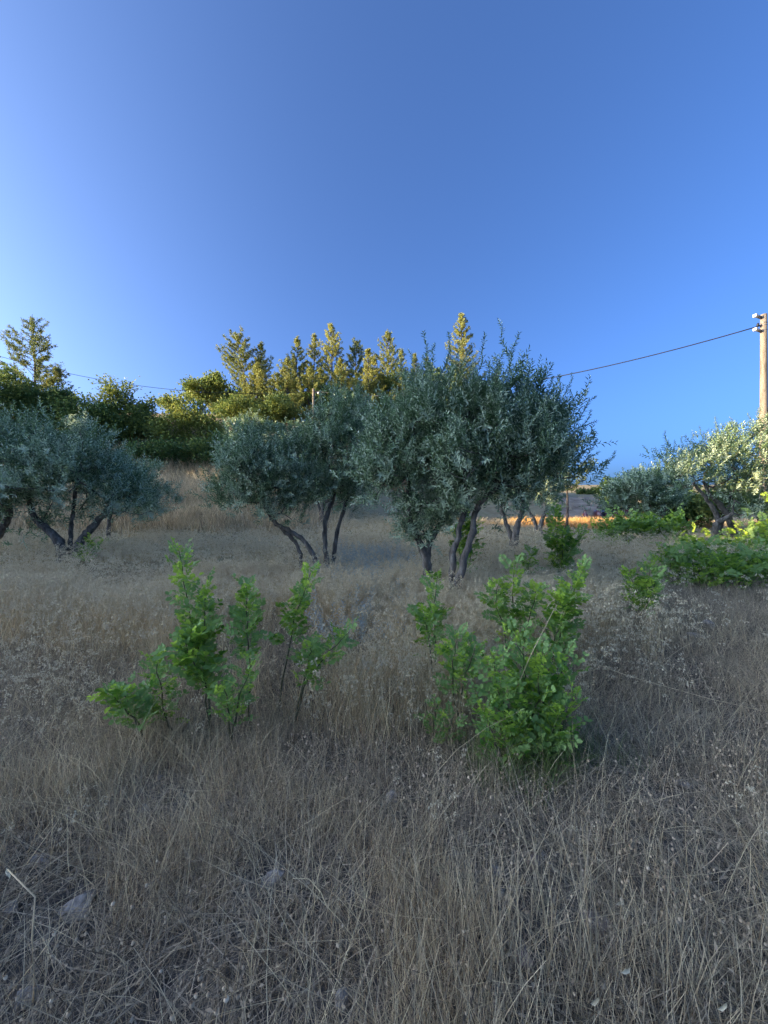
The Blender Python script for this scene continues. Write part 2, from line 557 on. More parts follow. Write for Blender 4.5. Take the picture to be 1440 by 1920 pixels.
def make_protos(kind, n):
    col = bpy.data.collections.new(kind + '_tufts')
    for k in range(n):
        parts = []
        if kind == 'stubble':       # thin bare stems of the foreground
            v, q, t, *_ = ribbon_set(11, .13, .44, .06, .26, .0026, 3, .12)
            parts.append((v, q, t, M_straw))
            v, q, t, *_ = ribbon_set(14, .05, .22, .07, .5, .0026, 2, .3)
            parts.append((v, q, t, M_litter))
        elif kind == 'leaning':     # long bent stems lying across the others
            v, q, t, *_ = ribbon_set(5, .28, .66, .10, .75, .0027, 4, .2)
            parts.append((v, q, t, M_bleached))
        elif kind == 'short':
            v, q, t, *_ = ribbon_set(26, .05, .20, .08, .5, .0026, 2, .35)
            parts.append((v, q, t * .8, M_litter))
            v, q, t, *_ = ribbon_set(7, .10, .28, .08, .35, .0028, 3, .2)
            parts.append((v, q, t, M_straw))
        elif kind == 'litter':
            v, q, t, *_ = ribbon_set(24, .06, .30, .09, .5, .0036, 2, .25, True)
            parts.append((v, q, t * .9, M_litter))
            v, q, t, *_ = ribbon_set(5, .12, .4, .09, .5, .0032, 3, .15, True)
            parts.append((v, q, t, M_straw))
            m_ = 16
            p0 = np.stack([rng.normal(0, .11, m_), rng.normal(0, .11, m_), rng.uniform(.01, .07, m_)], -1)
            v, f = leaves(p0, rng.normal(0, 1, (m_, 3)) * [1, 1, .4], rng.normal(0, 1, (m_, 3)), rng.uniform(.012, .03, m_), rng.uniform(.005, .011, m_), .4)
            parts.append((v, f, np.repeat(rng.uniform(.1, 1, m_), 4), M_litter))
        elif kind in ('tall', 'tall_far'):        # knee-high dry grass; the coarser clumps stand further off
            fr = kind == 'tall_far'
            main = M_straw if (k % 3 == 0 and not fr) else M_bleached
            v, q, t, *_ = ribbon_set(13 if fr else 22, .22, .68, .13 if fr else .09, .24, .019 if fr else .006, 3, .2)
            parts.append((v, q, t, main))
            v, q, t, tp, td, pts = ribbon_set(7, .46, .78, .10, .22, .006 if fr else .0032, 4, .18)
            parts.append((v, q, t, main))
            v, f, t = spikelets(tp, td, pts, 7, (.06 if fr else .028), (.024 if fr else .008))
            parts.append((v, f, t * .8, M_oat))
            v, q, t, *_ = ribbon_set(12, .06, .28, .12, .6, .010 if fr else .005, 2, .3)
            parts.append((v, q, t, M_bleached if fr else M_litter))
        elif kind == 'oats':
            v, q, t, tp, td, pts = ribbon_set(8, .35, .72, .07, .26, .003, 4, .26)
            parts.append((v, q, t, M_straw))
            v, f, t = spikelets(tp, td, pts, 9, .028, .0088)
            parts.append((v, f, t, M_oat))
        elif kind == 'heads':
            v, q, t, tp, td, pts = ribbon_set(7, .07, .24, .075, .3, .0022, 2, .15)
            parts.append((v, q, t, M_litter))
            m_ = 7
            ph = []
            for tipp in tp:
                r_ = rng.uniform(.003, .006)
                a = np.linspace(0, 2 * np.pi, 6, endpoint=False)
                ring = lambda rr, zz: np.stack([np.cos(a) * rr, np.sin(a) * rr, np.full(6, zz)], -1)
                vv = np.concatenate([[[0, 0, -r_ * .9]], ring(r_ * .85, -r_ * .4), ring(r_, r_ * .35), ring(r_ * .55, r_ * 1.1)]) * rng.uniform(.8, 1.2, (19, 1)) + tipp
                ff = []
                for s_ in range(6):
                    u_ = (s_ + 1) % 6
                    ff += [[0, 1 + u_, 1 + s_, 1 + s_], [1 + s_, 1 + u_, 7 + u_, 7 + s_], [7 + s_, 7 + u_, 13 + u_, 13 + s_]]
                ff = np.array([x for x in ff if x[2] != x[3]])
                parts.append((vv, ff, np.full(19, rng.uniform(.1, 1)), M_head))
        elif kind == 'golden':  # ordinary dry grass, sunlit orange painted into the stems
            v, q, t, *_ = ribbon_set(24, .25, .6, .16, .2, .022, 3, .2)
            parts.append((v, q, t, M_sunlit_straw))
        elif kind == 'bank':
            v, q, t, *_ = ribbon_set(26, .4, 1.1, .22, .25, .024, 3, .25)
            parts.append((v, q, t, M_straw if k % 2 else M_bleached))
            v, q, t, *_ = ribbon_set(14, .3, .8, .22, .4, .012, 3, .3)
            parts.append((v, q, t, M_litter))
        elif kind == 'weed':
            for s_ in range(3):
                hh = rng.uniform(.25, .5)
                b0 = np.array([rng.normal(0, .06), rng.normal(0, .06), 0])
                d0 = unit(np.array([rng.normal(0, .25), rng.normal(0, .25), 1]))
                m_ = 26
                tt = np.linspace(.15, 1, m_)
                p0 = b0 + d0 * hh * tt[:, None]
                a = np.arange(m_) * 2.4 + rng.uniform(0, 6)
                dd = np.stack([np.cos(a), np.sin(a), np.full(m_, .7)], -1)
                v, f = leaves(p0, dd, np.array([[0, 0, 1.0]]).repeat(m_, 0), rng.uniform(.035, .06, m_), .011, .3)
                parts.append((v, f, np.repeat(rng.uniform(.2, 1, m_), 4), M_weed))
        elif kind == 'green':
            v, q, t, *_ = ribbon_set(26, .1, .32, .05, .35, .0035, 3, .3)
            parts.append((v, q, t, M_ggrass))
        o = proto(kind, parts)
        col.objects.link(o)
    return col

def scatter(name, kind, n_proto, x, y, scale, tiltmax=0.25):
    sc_ = np.asarray(scale, float)
    keep = np.ones(len(x), bool)
    for sx, sy, sr in STONES:
        reach = {'stubble': .07, 'short': .05, 'litter': .015, 'leaning': .09, 'heads': .03, 'tall': .15, 'oats': .15}.get(kind, 0)
        keep &= ~((np.abs(x - sx * y / sy) < sr + reach * .8) & (y < sy + sr + .03) & (y > sy - sr - reach * 1.5))
    x, y, scale = x[keep], y[keep], sc_[keep]
    n = len(x)
    z = ground(x, y) - 0.01
    me = bpy.data.meshes.new(name + '_points')
    me.vertices.add(n)
    me.vertices.foreach_set('co', np.stack([x, y, z], -1).astype(np.float32).ravel())
    def attr(nm, ty, data, key):
        a = me.attributes.new(nm, ty, 'POINT')
        a.data.foreach_set(key, data)
    rot = np.stack([rng.normal(0, tiltmax * .5, n), rng.normal(0, tiltmax * .5, n), rng.uniform(0, 6.283, n)], -1)
    attr('rot', 'FLOAT_VECTOR', rot.astype(np.float32).ravel(), 'vector')
    attr('scl', 'FLOAT', np.asarray(scale, np.float32), 'value')
    attr('idx', 'INT', rng.integers(0, n_proto, n).astype(np.int32), 'value')
    o = obj(name, me)
    o['kind'] = 'stuff'
    ng = bpy.data.node_groups.new(name + '_scatter', 'GeometryNodeTree')
    ng.interface.new_socket('Geometry', in_out='INPUT', socket_type='NodeSocketGeometry')
    ng.interface.new_socket('Geometry', in_out='OUTPUT', socket_type='NodeSocketGeometry')
    N, Lk = ng.nodes, ng.links
    gi, go = N.new('NodeGroupInput'), N.new('NodeGroupOutput')
    ci = N.new('GeometryNodeCollectionInfo')
    ci.inputs['Collection'].default_value = make_protos(kind, n_proto)
    ci.inputs['Separate Children'].default_value = True
    ci.inputs['Reset Children'].default_value = True
    ip = N.new('GeometryNodeInstanceOnPoints')
    ip.inputs['Pick Instance'].default_value = True
    def named(nm, ty):
        a = N.new('GeometryNodeInputNamedAttribute')
        a.data_type = ty
        a.inputs['Name'].default_value = nm
        return next(s for s in a.outputs if s.enabled and s.name == 'Attribute')
    Lk.new(gi.outputs[0], ip.inputs['Points'])
    Lk.new(ci.outputs[0], ip.inputs['Instance'])
    Lk.new(named('idx', 'INT'), ip.inputs['Instance Index'])
    e2r = N.new('FunctionNodeEulerToRotation')
    Lk.new(named('rot', 'FLOAT_VECTOR'), e2r.inputs[0])
    Lk.new(e2r.outputs[0], ip.inputs['Rotation'])
    Lk.new(named('scl', 'FLOAT'), ip.inputs['Scale'])
    Lk.new(ip.outputs[0], go.inputs[0])
    md = o.modifiers.new('scatter', 'NODES')
    md.node_group = ng
    return o

def field(n, y0, y1, dens=None, margin=1.5, power=1.0):
    """n random points between two distances, as wide as the view plus a margin; dens(x,y) 0..1 thins them"""
    X_, Y_ = [], []
    got = 0
    while got < n:
        k = n * 2
        y = y0 + (y1 - y0) * rng.uniform(0, 1, k) ** power
        x = rng.uniform(-1, 1, k) * (y1 * 1.04 + margin)
        ok = np.abs(x) < y * 1.04 + margin
        if dens is not None:
            ok &= rng.uniform(0, 1, k) < dens(x, y)
        X_.append(x[ok])
        Y_.append(y[ok])
        got += ok.sum()
    return np.concatenate(X_)[:n], np.concatenate(Y_)[:n]

def tallness(x, y):
    """1 where the grass stands knee-high, 0 where it is short and trampled"""
    px = 720 + F * x / np.maximum(y, .3)
    t = S((y - 3.3) / 1.6 + .22 * wob(x, y, 1.3, 5))
    low = S((px - 1080) / 90) * S((7.3 - y) / 1.0)             # the trampled corner on the right
    lowl = S((330 - px) / 160) * S((5.0 - y) / 0.9)            # and on the left
    mid = np.exp(-(((px - 740) / 110) ** 2 + ((y - 3.15) / .55) ** 2))
    return np.clip(np.maximum(t * (1 - .92 * low) * (1 - .85 * lowl), mid), 0, 1)

def trampled(x, y):
    px = 720 + F * x / np.maximum(y, .3)
    return np.clip(S((px - 1080) / 110) * S((y - 1.9) / .5) + S((300 - px) / 120) * S((y - 2.0) / .4) * S((5 - y) / .8), 0, 1)

def clear_of_hedge(x, y):
    px = 720 + F * x / np.maximum(y, .3)
    return 1 - S((px - 1215) / 40) * S((11.0 - y) / .6)

def on_track(x, y):
    return (y > 23.5) & (x > .38 * y) & (x < .62 * y + 2)

x, y = field(2900, .75, 4.6, lambda x, y: np.clip(.03 + .97 * S(.35 + 1.5 * wob(x, y, .5, 7)) * S(.65 + 1.3 * wob(x, y, 1.5, 27)), 0, 1) * (1 - .75 * tallness(x, y)))
scatter('dry_stubble', 'stubble', 7, x, y, rng.uniform(.7, 1.15, len(x)) * (0.8 + .25 * wob(x, y, .8, 8)) * (1 - .6 * trampled(x, y)))
x, y = field(1500, .75, 5.0, lambda x, y: np.clip(.12 + .88 * S(.4 + 1.3 * wob(x, y, .7, 17)), 0, 1))
scatter('leaning_straw', 'leaning', 7, x, y, rng.uniform(.6, 1.1, len(x)), .1)
x, y = field(3800, .75, 6.6, lambda x, y: 1 - .8 * tallness(x, y))
scatter('short_dry_grass', 'short', 7, x, y, rng.uniform(.7, 1.2, len(x)))
x, y = field(9000, .7, 7.5, None)
scatter('straw_litter', 'litter', 7, x, y, rng.uniform(.7, 1.25, len(x)), .12)
def crumbs(n):
    V_, F_, T_ = [], [], []
    v0, f0 = ico(1)
    x, y = field(n, .7, 4.5, None)
    z = ground(x, y)
    for k in range(n):
        r_ = min(.016, .0035 * rng.pareto(2.2) + .003)
        V_.append(v0 * rng.uniform(.6, 1.25, (len(v0), 1)) * r_ * np.array([1, 1, .75]) + [x[k], y[k], z[k] + r_ * .3])
        F_.append(f0 + k * len(v0))
        T_.append(np.full(len(v0), rng.uniform(0, 1)))
    o = obj('gravel', mesh('gravel', np.concatenate(V_), np.concatenate(F_), M_litter, False, np.concatenate(T_)))
    o['kind'] = 'stuff'
crumbs(5000)
x, y = field(1500, .9, 7.0, lambda x, y: np.clip(S(.3 + 1.4 * wob(x, y, .7, 9)), .02, 1) * (1 - .7 * tallness(x, y)))
scatter('dried_seed_heads', 'heads', 6, x, y, rng.uniform(.8, 1.25, len(x)))
def tall_d(x, y):
    return clear_of_hedge(x, y) * tallness(x, y) * np.clip(.12 + .88 * S(.45 + .8 * wob(x, y, 1.1, 10) + .35 * wob(x, y, .4, 19)), 0, 1) * ~on_track(x, y)
def tall_s(x, y):
    return rng.uniform(.5, 1.2, len(x)) * (.85 + .10 * wob(x, y, .9, 11)) * np.interp(y, [3, 5, 6.5, 20], [.92, .85, .62, .6]) * (1 - .25 * S((-2.2 - x) / 1.5) * S((y - 5) / 1)) * (1 - .5 * S((x - 2) / 4) * S((y - 9) / 4) * (1 - S((y - 19.5) / 1) * S((24 - y) / 1)))
x, y = field(7500, 2.5, 7.2, tall_d, 2)
scatter('tall_dry_grass', 'tall', 9, x, y, tall_s(x, y))
x, y = field(10500, 6.2, 27.0, tall_d, 3)
scatter('distant_dry_grass', 'tall_far', 9, x, y, tall_s(x, y))
def oat_d(x, y):
    px = 720 + F * x / np.maximum(y, .3)
    hot = np.exp(-(((px - 960) / 170) ** 2 + ((y - 4.4) / 1.2) ** 2)) + .8 * np.exp(-(((px - 860) / 60) ** 2 + ((y - 3.6) / .6) ** 2))
    hotl = .45 * np.exp(-(((px - 100) / 120) ** 2 + ((y - 3.4) / 1.1) ** 2)) + .08 * np.exp(-(((px - 1230) / 130) ** 2 + ((y - 4.0) / 1.0) ** 2))
    return np.clip(hot + hotl + .16 * tallness(x, y), .012, 1)
x, y = field(3300, 1.3, 12.0, oat_d)
scatter('wild_oats', 'oats', 8, x, y, rng.uniform(.6, 1.0, len(x)) * np.interp(y, [1.5, 3, 4], [.45, .7, .95]))
x, y = field(3800, 12, 34, lambda x, y: S((-1.5 - x) / 3) * S((y - 13) / 2) + .0, 3)
xt, yt = field(420, 24, 40, lambda x, y: np.clip((x > .36 * y) * (.15 + .85 * np.exp(-((x / y - .42) / .03) ** 2) + .6 * np.exp(-((x / y - .63) / .04) ** 2) + .8 * S((y - 36) / 3)) * S(.4 + wob(x, y, 2.0, 41)), 0, 1), 3)
scatter('track_side_grass', 'bank', 6, xt, yt, rng.uniform(.25, .7, len(xt)))
scatter('bank_grass', 'bank', 6, x, y, rng.uniform(.6, 1.1, len(x)))
x, y = field(900, 19.6, 23.4, lambda x, y: (x > 7.5) & (x < 17))
scatter('sunlit_grass_strip', 'golden', 5, x, y, rng.uniform(.7, 1.1, len(x)))  # sunlit strip of dry grass; its orange light is in the colour
x, y = field(240, 4, 9, lambda x, y: np.exp(-((720 + F * x / y - 690) / 60) ** 2), 1)
scatter('grey_weeds', 'weed', 4, x, y, rng.uniform(.7, 1.2, len(x)))
x, y = field(90, 1.8, 3.2, lambda x, y: np.exp(-(((720 + F * x / y - 1010) / 70) ** 2 + ((y - 2.35) / .18) ** 2)), 1)
scatter('green_grass', 'green', 4, x, y, rng.uniform(.7, 1.3, len(x)))

# ------------------------------------------------------------ trees
def grow(tips, r_tip, targets, r0=0.008, exp=0.5, kink=0.06):
    """branches from trunk tips to leaf-clump centres; returns a Tubes"""
    nodes = [np.asarray(t, float) for t in tips]
    par = [-1] * len(nodes)
    root = np.mean(nodes, axis=0)
    order = np.argsort(np.linalg.norm(targets - root, axis=1))
    for k in order:
        tg = targets[k]
        A = np.array(nodes)
        dist = np.linalg.norm(A - tg, axis=1) + 0.35 * np.maximum(0, A[:, 2] - tg[2])
        j = int(np.argmin(dist))
        p0 = A[j]
        m = max(2, int(np.linalg.norm(tg - p0) / .22) + 1)
        last = j
        mid = (p0 + tg) / 2 + np.array([0, 0, -0.10 * np.linalg.norm(tg - p0)]) + rng.normal(0, kink, 3)
        for s in range(1, m + 1):
            t = s / m
            p = (1 - t) ** 2 * p0 + 2 * t * (1 - t) * mid + t * t * tg + (rng.normal(0, kink * .3, 3) if s < m else 0)
            nodes.append(p)
            par.append(last)
            last = len(nodes) - 1
    cnt = np.zeros(len(nodes))
    leaf = np.ones(len(nodes))
    for k in range(len(nodes)):
        if par[k] >= 0:
            leaf[par[k]] = 0
    cnt += leaf
    for k in range(len(nodes) - 1, -1, -1):
        if par[k] >= 0:
            cnt[par[k]] += cnt[k]
    rad = np.minimum(r0 * cnt ** exp, r_tip)
    tb = Tubes()
    for k in range(len(nodes)):
        if par[k] >= 0:
            j = par[k]
            rr = rad[j] if par[j] >= 0 else min(rad[j], r_tip * .8)
            tb.add([nodes[j], nodes[k]], [min(rr, rad[k] * 1.5), rad[k]], 5, False)
    return tb

def clumps(blobs, n, shell=0.5):
    vol = np.array([b[1][0] * b[1][2] for b in blobs])
    cnt = np.maximum(4, (n * vol / vol.sum()).astype(int))
    out, ctr = [], []
    for (c, r), k in zip(blobs, cnt):
        got = []
        tries = 0
        while len(got) < k and tries < k * 40:
            tries += 1
            u = unit(rng.normal(0, 1, 3))
            u[2] = abs(u[2]) * (1 if rng.uniform() < .62 else -1)
            p = c + u * np.asarray(r) * rng.uniform(shell, 1.0) * rng.choice([.85, 1.0, 1.12])
            if tries < k * 25 and any(np.linalg.norm((p - g) / np.asarray(r)) < .2 for g in got):
                continue
            got.append(p)
        out += got
        ctr += [c] * len(got)
    return np.array(out), np.array(ctr)

def shoots_to_leaves(p0, d, Ls, per, leafL, leafW, pair_spread=0.9, shape='lance', fold=.35):
    """opposite leaves along shoots"""
    n = len(p0)
    k = np.repeat(np.arange(n), per)
    t = np.tile((np.arange(per) + .6) / per, n)
    b = p0[k] + d[k] * (Ls[k] * t)[:, None]
    ang = rng.uniform(0, 6.283, n)[k] + np.tile(np.arange(per) * 2.2, n) + rng.normal(0, .4, len(k))
    ref = unit(np.cross(d, unit(rng.normal(0, 1, (n, 3)))))
    ref2 = np.cross(d, ref)
    out = ref[k] * np.cos(ang)[:, None] + ref2[k] * np.sin(ang)[:, None]
    ld = unit(d[k] * (1.0 - .35 * (1 - t))[:, None] + out * pair_spread + rng.normal(0, .12, out.shape))
    nr = unit(d[k] - out * .3 + rng.normal(0, .15, out.shape) + np.array([0, 0, .5]))
    sz = rng.uniform(.75, 1.2, len(k)) * (1 - .35 * t ** 3)
    return leaves(b, ld, nr, leafL * sz, leafW * sz, fold, shape), np.repeat(rng.uniform(0, .25, n)[k] + rng.uniform(0, .75, len(k)), 4 if shape == 'lance' else 6)

def sprig_meshes(n, per, L, lL, lW, mat):
    out = []
    for _ in range(n):
        d = np.array([[0, 0, 1.0]])
        m_ = 4
        b = np.cumsum(np.concatenate([[[0, 0, 0]], np.stack([rng.normal(0, .03, m_), rng.normal(0, .03, m_), np.full(m_, L / m_)], -1)]), axis=0)
        V, Fc, T, nv = [], [], [], 0
        for s in range(m_):
            dd = unit((b[s + 1] - b[s])[None])
            (v, f), t = shoots_to_leaves(b[s][None], dd, np.array([L / m_]), per // m_, lL * (1.05 - .12 * s), lW)
            V.append(v); Fc.append(f + nv); T.append(t); nv += len(v)
        tb = Tubes()
        tb.add(b, np.linspace(.006, .002, m_ + 1), 4)
        tv = np.concatenate(tb.v)
        fs = tb.faces()
        me = mesh('shoot', np.concatenate(V + [tv]), [np.concatenate(Fc)] + [f + nv for f in fs], mat, False, np.concatenate(T + [np.full(len(tv), .2)]))
        out.append(me)
    return out
SPRIGS = None

def tree_olive(label, base, trunks, blobs, n_cl, per_cl, per_sh, leafL=.07, leafW=.014, shL=.26, sig=.16, up=.8, shoots=0, group='olive trees in the field', name='olive_tree', mat=None, r_tip=.05, spires=(), shell=.5):
    """trunks: list of (points, radii) in world space; blobs: (centre, radii)"""
    global SPRIGS
    mat = mat or M_olive
    base = np.asarray(base, float)
    root = thing(name, label, 'tree', base, group)
    tb = Tubes()
    tips = []
    for pts, rad in trunks:
        pts = np.asarray(pts, float)
        k = 4
        t0 = np.linspace(0, 1, len(pts))
        t1 = np.linspace(0, 1, (len(pts) - 1) * k + 1)
        pp = np.stack([np.interp(t1, t0, pts[:, a]) for a in range(3)], -1)
        for _ in range(2):
            pp[1:-1] = (pp[:-2] + 2 * pp[1:-1] + pp[2:]) / 4
        pp[1:-1] += rng.normal(0, .009, pp[1:-1].shape)
        rr = np.interp(t1, t0, rad) * rng.uniform(.86, 1.16, len(t1)) * (1 + .55 * np.exp(-t1 * 9))
        tb.add(pp, rr, 9)
        tips.append(pp[-1])
        tips.append(pp[-2])
    obj('trunk', tb.mesh('trunk', M_bark, base), root)
    cl, ctr = clumps(blobs, n_cl, shell)
    br = grow(tips, r_tip, cl)
    obj('branches', br.mesh('branches', M_bark, base), root)
    per_cl = int(per_cl * .98)
    leafL, leafW = leafL * 1.12, leafW * 1.4
    k = np.repeat(np.arange(len(cl)), per_cl)
    p0 = cl[k] + rng.normal(0, 1, (len(k), 3)) * sig * .92 * np.array([1, 1, .85]) * rng.uniform(.6, 1.3, len(cl))[k][:, None]
    outw = unit(cl - ctr)[k]
    d = unit(outw * .55 + np.array([0, 0, up]) + rng.normal(0, .42, (len(k), 3)))
    Ls = shL * rng.uniform(.6, 1.25, len(k))
    (v, f), t = shoots_to_leaves(p0, d, Ls, per_sh, leafL, leafW)
    cs = rng.uniform(-.12, .18, len(cl))
    t = np.clip(t + np.repeat(cs[k], per_sh * 4), 0, 1)
    fo = obj('foliage', mesh('foliage', v - base, f, mat, False, t), root)
    fo['kind'] = 'stuff'
    if shoots:
        if SPRIGS is None:
            SPRIGS = sprig_meshes(5, 44, .42, .075, .016, M_olive)
        face = cl + (cl - ctr) * .12
        score = (cl[:, 2] - base[2]) * .6 - (cl[:, 1] - base[1]) + rng.uniform(0, .8, len(cl))
        order = np.argsort(-score)
        order = np.concatenate([order[:len(order) * 2 // 3]] * 6)[:shoots]
        for j, kk in enumerate(order):
            dv = Vector(unit(np.array([*(unit(cl[kk] - ctr[kk])[:2] * .5), 1.0]) + rng.normal(0, .2, 3)))
            o = obj('shoot', SPRIGS[j % len(SPRIGS)], root, Vector(face[kk] - base + rng.normal(0, .12, 3)))
            o.rotation_mode = 'QUATERNION'
            o.rotation_quaternion = dv.to_track_quat('Z', 'X') @ Quaternion((0, 0, 1), rng.uniform(0, 6.28))
            s = rng.uniform(.6, 1.15)
            o.scale = (s, s, s)
        for sp in spires:
            o = obj('shoot', SPRIGS[random.randrange(5)], root, Vector(np.asarray(sp[0]) - base))
            o.rotation_mode = 'QUATERNION'
            o.rotation_quaternion = Vector(sp[1]).to_track_quat('Z', 'X') @ Quaternion((0, 0, 1), rng.uniform(0, 6.28))
            o.scale = (sp[2], sp[2], sp[2])
    return root

def B(px, row, d, rx, rz, ry, dy=0):
    """crown lobe from its place and half sizes in pixels at a distance"""
    c = P(px, row, d)
    c[1] += dy
    s = d / F
    return (c, (rx * s, ry, rz * s))
def T(pts, d, rads, dys=None):
    out = []
    for k, (a, b) in enumerate(pts):
        p = P(a, b, d)
        if dys:
            p[1] += dys[k]
        out.append(p)
    return (out, rads)
def base_of(tr):
    p = np.array(tr[0][0])
    return np.array([p[0], p[1], gz(p[0], p[1])])
def rooted(tr):
    p = np.array(tr[0][0], float)
    g_ = np.array([p[0], p[1], gz(p[0], p[1]) - .05])
    return ([g_] + [np.array(x) for x in tr[0]], [tr[1][0] * 1.2] + list(tr[1]))

d = 5.2
t1 = rooted(T([(858, 1095), (868, 1050), (884, 1005), (890, 965), (902, 938), (940, 905)], d, [.052, .047, .044, .04, .036, .028], [0, 0, 0, 0, -.05, -.15]))
t2 = rooted(T([(850, 1098), (849, 1050), (861, 1005), (871, 965), (881, 935), (878, 885)], d, [.045, .043, .04, .037, .033, .027], [.05, .05, .08, .1, .15, .3]))
sp = [(P(px, row, d), (dx, 0, 1), s) for px, row, dx, s in
      [(795, 715, -.1, .9), (808, 700, -.15, 1.0), (835, 690, 0, 1.05), (838, 720, .1, .8), (965, 720, 0, 1.1), (968, 735, .1, .9), (990, 735, .3, .9), (1020, 745, .2, .8), (1065, 770, .25, .8), (1075, 815, .5, .9), (1090, 850, .9, .8), (1085, 790, .4, .9), (1045, 750, .15, .8), (1060, 740, .1, .7), (900, 730, 0, .9), (870, 715, .1, .9), (1092, 870, 1.2, .7)]]
tree_olive('large silvery olive tree with twin leaning trunks, tallest of the olives', base_of(t1), [t1, t2],
           [B(930, 850, d, 120, 100, .85), B(1030, 850, d, 62, 85, .6, .1), B(985, 770, d, 60, 55, .5), B(860, 800, d, 65, 95, .6), B(960, 905, d, 110, 45, .6), B(1020, 800, d, 45, 65, .45), B(890, 890, d, 70, 45, .5, -.2), B(925, 785, d, 62, 58, .5), B(985, 850, d, 65, 65, .6)],
           150, 17, 16, .072, .0155, .3, .13, .9, 130, spires=sp, r_tip=.04)
d = 5.7
t1 = rooted(T([(803, 1072), (797, 1040), (783, 1008), (768, 975), (765, 930), (775, 870)], d, [.06, .056, .048, .04, .033, .028], [0, 0, 0, 0, .05, .1]))
t2 = rooted(T([(803, 1068), (800, 1040), (806, 1010), (825, 985), (845, 968), (850, 920)], d, [.05, .055, .048, .04, .032, .025], [0, 0, .02, .1, .15, .2]))
tree_olive('grey green olive with forked trunk just left of the large central olive', base_of(t1), [t1, t2],
           [B(760, 850, d, 72, 85, .7), B(790, 790, d, 60, 70, .5), B(805, 940, d, 62, 52, .5, -.1), B(730, 900, d, 52, 55, .5), B(815, 980, d, 40, 28, .3, -.15), B(775, 1000, d, 18, 16, .15, -.1)],
           85, 18, 16, .075, .0155, .28, .13, .8, 80, r_tip=.04,
           spires=[(P(px, row, d), (dx, 0, 1), s) for px, row, dx, s in [(700, 800, -.2, .8), (725, 775, -.1, .8), (760, 770, 0, .9), (690, 850, -.4, .7), (785, 740, 0, .8)]])
d = 7.4
t1 = rooted(T([(617, 1095), (611, 1040), (608, 1000), (612, 970), (625, 935), (630, 880)], d, [.052, .047, .044, .042, .036, .028]))
t2 = rooted(T([(621, 1090), (624, 1030), (633, 990), (645, 950), (652, 920), (665, 870)], d, [.044, .04, .038, .036, .032, .026], [.1, .1, .1, .1, .15, .2]))
tree_olive('olive tree with two slim upright bare trunks standing in dry grass left of centre', base_of(t1), [t1, t2],
           [B(625, 860, d, 62, 72, .75), B(655, 800, d, 48, 55, .55), B(615, 822, d, 38, 38, .5), B(665, 900, d, 50, 48, .55), B(620, 930, d, 48, 28, .5)],
           80, 17, 15, .075, .017, .3, .15, .85, 60, r_tip=.045,
           spires=[(P(px, row, d), (dx, 0, 1), s) for px, row, dx, s in [(640, 760, -.2, 1.1), (632, 785, 0, 1), (665, 765, .1, 1.1), (690, 790, .2, 1), (575, 815, -.2, .8)]])
d = 7.0
t1 = rooted(T([(600, 1075), (590, 1045), (570, 1010), (545, 995), (520, 985), (495, 940)], d, [.046, .044, .042, .038, .034, .027]))
t2 = rooted(T([(560, 1040), (545, 1010), (515, 985), (497, 960), (480, 920)], d, [.03, .035, .035, .035, .025], [.2, .2, .15, .1, .1]))
tree_olive('round pale olive tree whose thin trunk leans far left over the dry grass', base_of(t1), [t1, t2],
           [B(480, 905, d, 72, 65, .7), B(535, 890, d, 55, 75, .6), B(465, 860, d, 45, 42, .45), B(520, 945, d, 52, 38, .5), B(430, 925, d, 32, 38, .4)],
           85, 18, 15, .07, .016, .26, .14, .85, 50, r_tip=.035,
           spires=[(P(px, row, d), (dx, 0, 1), s) for px, row, dx, s in [(455, 838, -.1, .8), (470, 832, .1, .8), (540, 838, 0, .9), (515, 850, 0, .8), (425, 880, -.4, .7), (550, 830, .1, .8)]])
d = 8.6
t1 = rooted(T([(124, 1058), (118, 1030), (100, 1000), (78, 985), (60, 965), (50, 920)], d, [.12, .105, .09, .07, .06, .04]))
t2 = rooted(T([(132, 1060), (137, 1030), (152, 1005), (168, 988), (190, 960), (205, 920)], d, [.11, .1, .085, .075, .06, .04], [.1, .1, .1, .1, .15, .2]))
t3 = rooted(T([(124, 1050), (122, 1015), (120, 985), (118, 950), (115, 900)], d, [.05, .045, .04, .04, .03], [.1, .15, .2, .3, .4]))
tree_olive('broad dark olive tree with V-shaped trunk at the left, dense wide crown', base_of(t1), [t1, t2, t3],
           [B(95, 895, d, 120, 85, 1.3), B(175, 910, d, 90, 70, 1.0), B(120, 840, d, 90, 55, .9), B(40, 865, d, 70, 70, .9), B(225, 950, d, 60, 48, .8), B(60, 950, d, 90, 45, 1.0)],
           150, 18, 14, .085, .02, .34, .19, .75, 0, r_tip=.06)
d = 8.8
t1 = rooted(T([(-18, 1050), (-10, 1010), (8, 985), (20, 960), (15, 900)], d, [.12, .1, .08, .06, .04]))
tree_olive('dark olive tree cut off by the left edge of the picture', base_of(t1), [t1],
           [B(-60, 850, d, 90, 100, 1.2), B(-5, 840, d, 60, 70, .9), B(-20, 930, d, 70, 60, .9)],
           60, 16, 13, .09, .021, .34, .2, .75, 0, r_tip=.06)
d = 12.5
t1 = rooted(T([(204, 1030), (203, 1000), (205, 970), (212, 940)], d, [.07, .06, .055, .05]))
tree_olive('small pale olive tree with one thin trunk behind the broad left olive', base_of(t1), [t1],
           [B(255, 920, d, 62, 45, .9), B(215, 900, d, 45, 42, .8), B(275, 945, d, 42, 40, .7)],
           55, 15, 12, .1, .026, .36, .2, .85, 0, r_tip=.05)
d = 10.5
t1 = rooted(T([(1352, 1030), (1345, 1000), (1340, 983), (1357, 972), (1368, 962)], d, [.085, .08, .075, .06, .045], [0, 0, 0, -.05, -.1]))
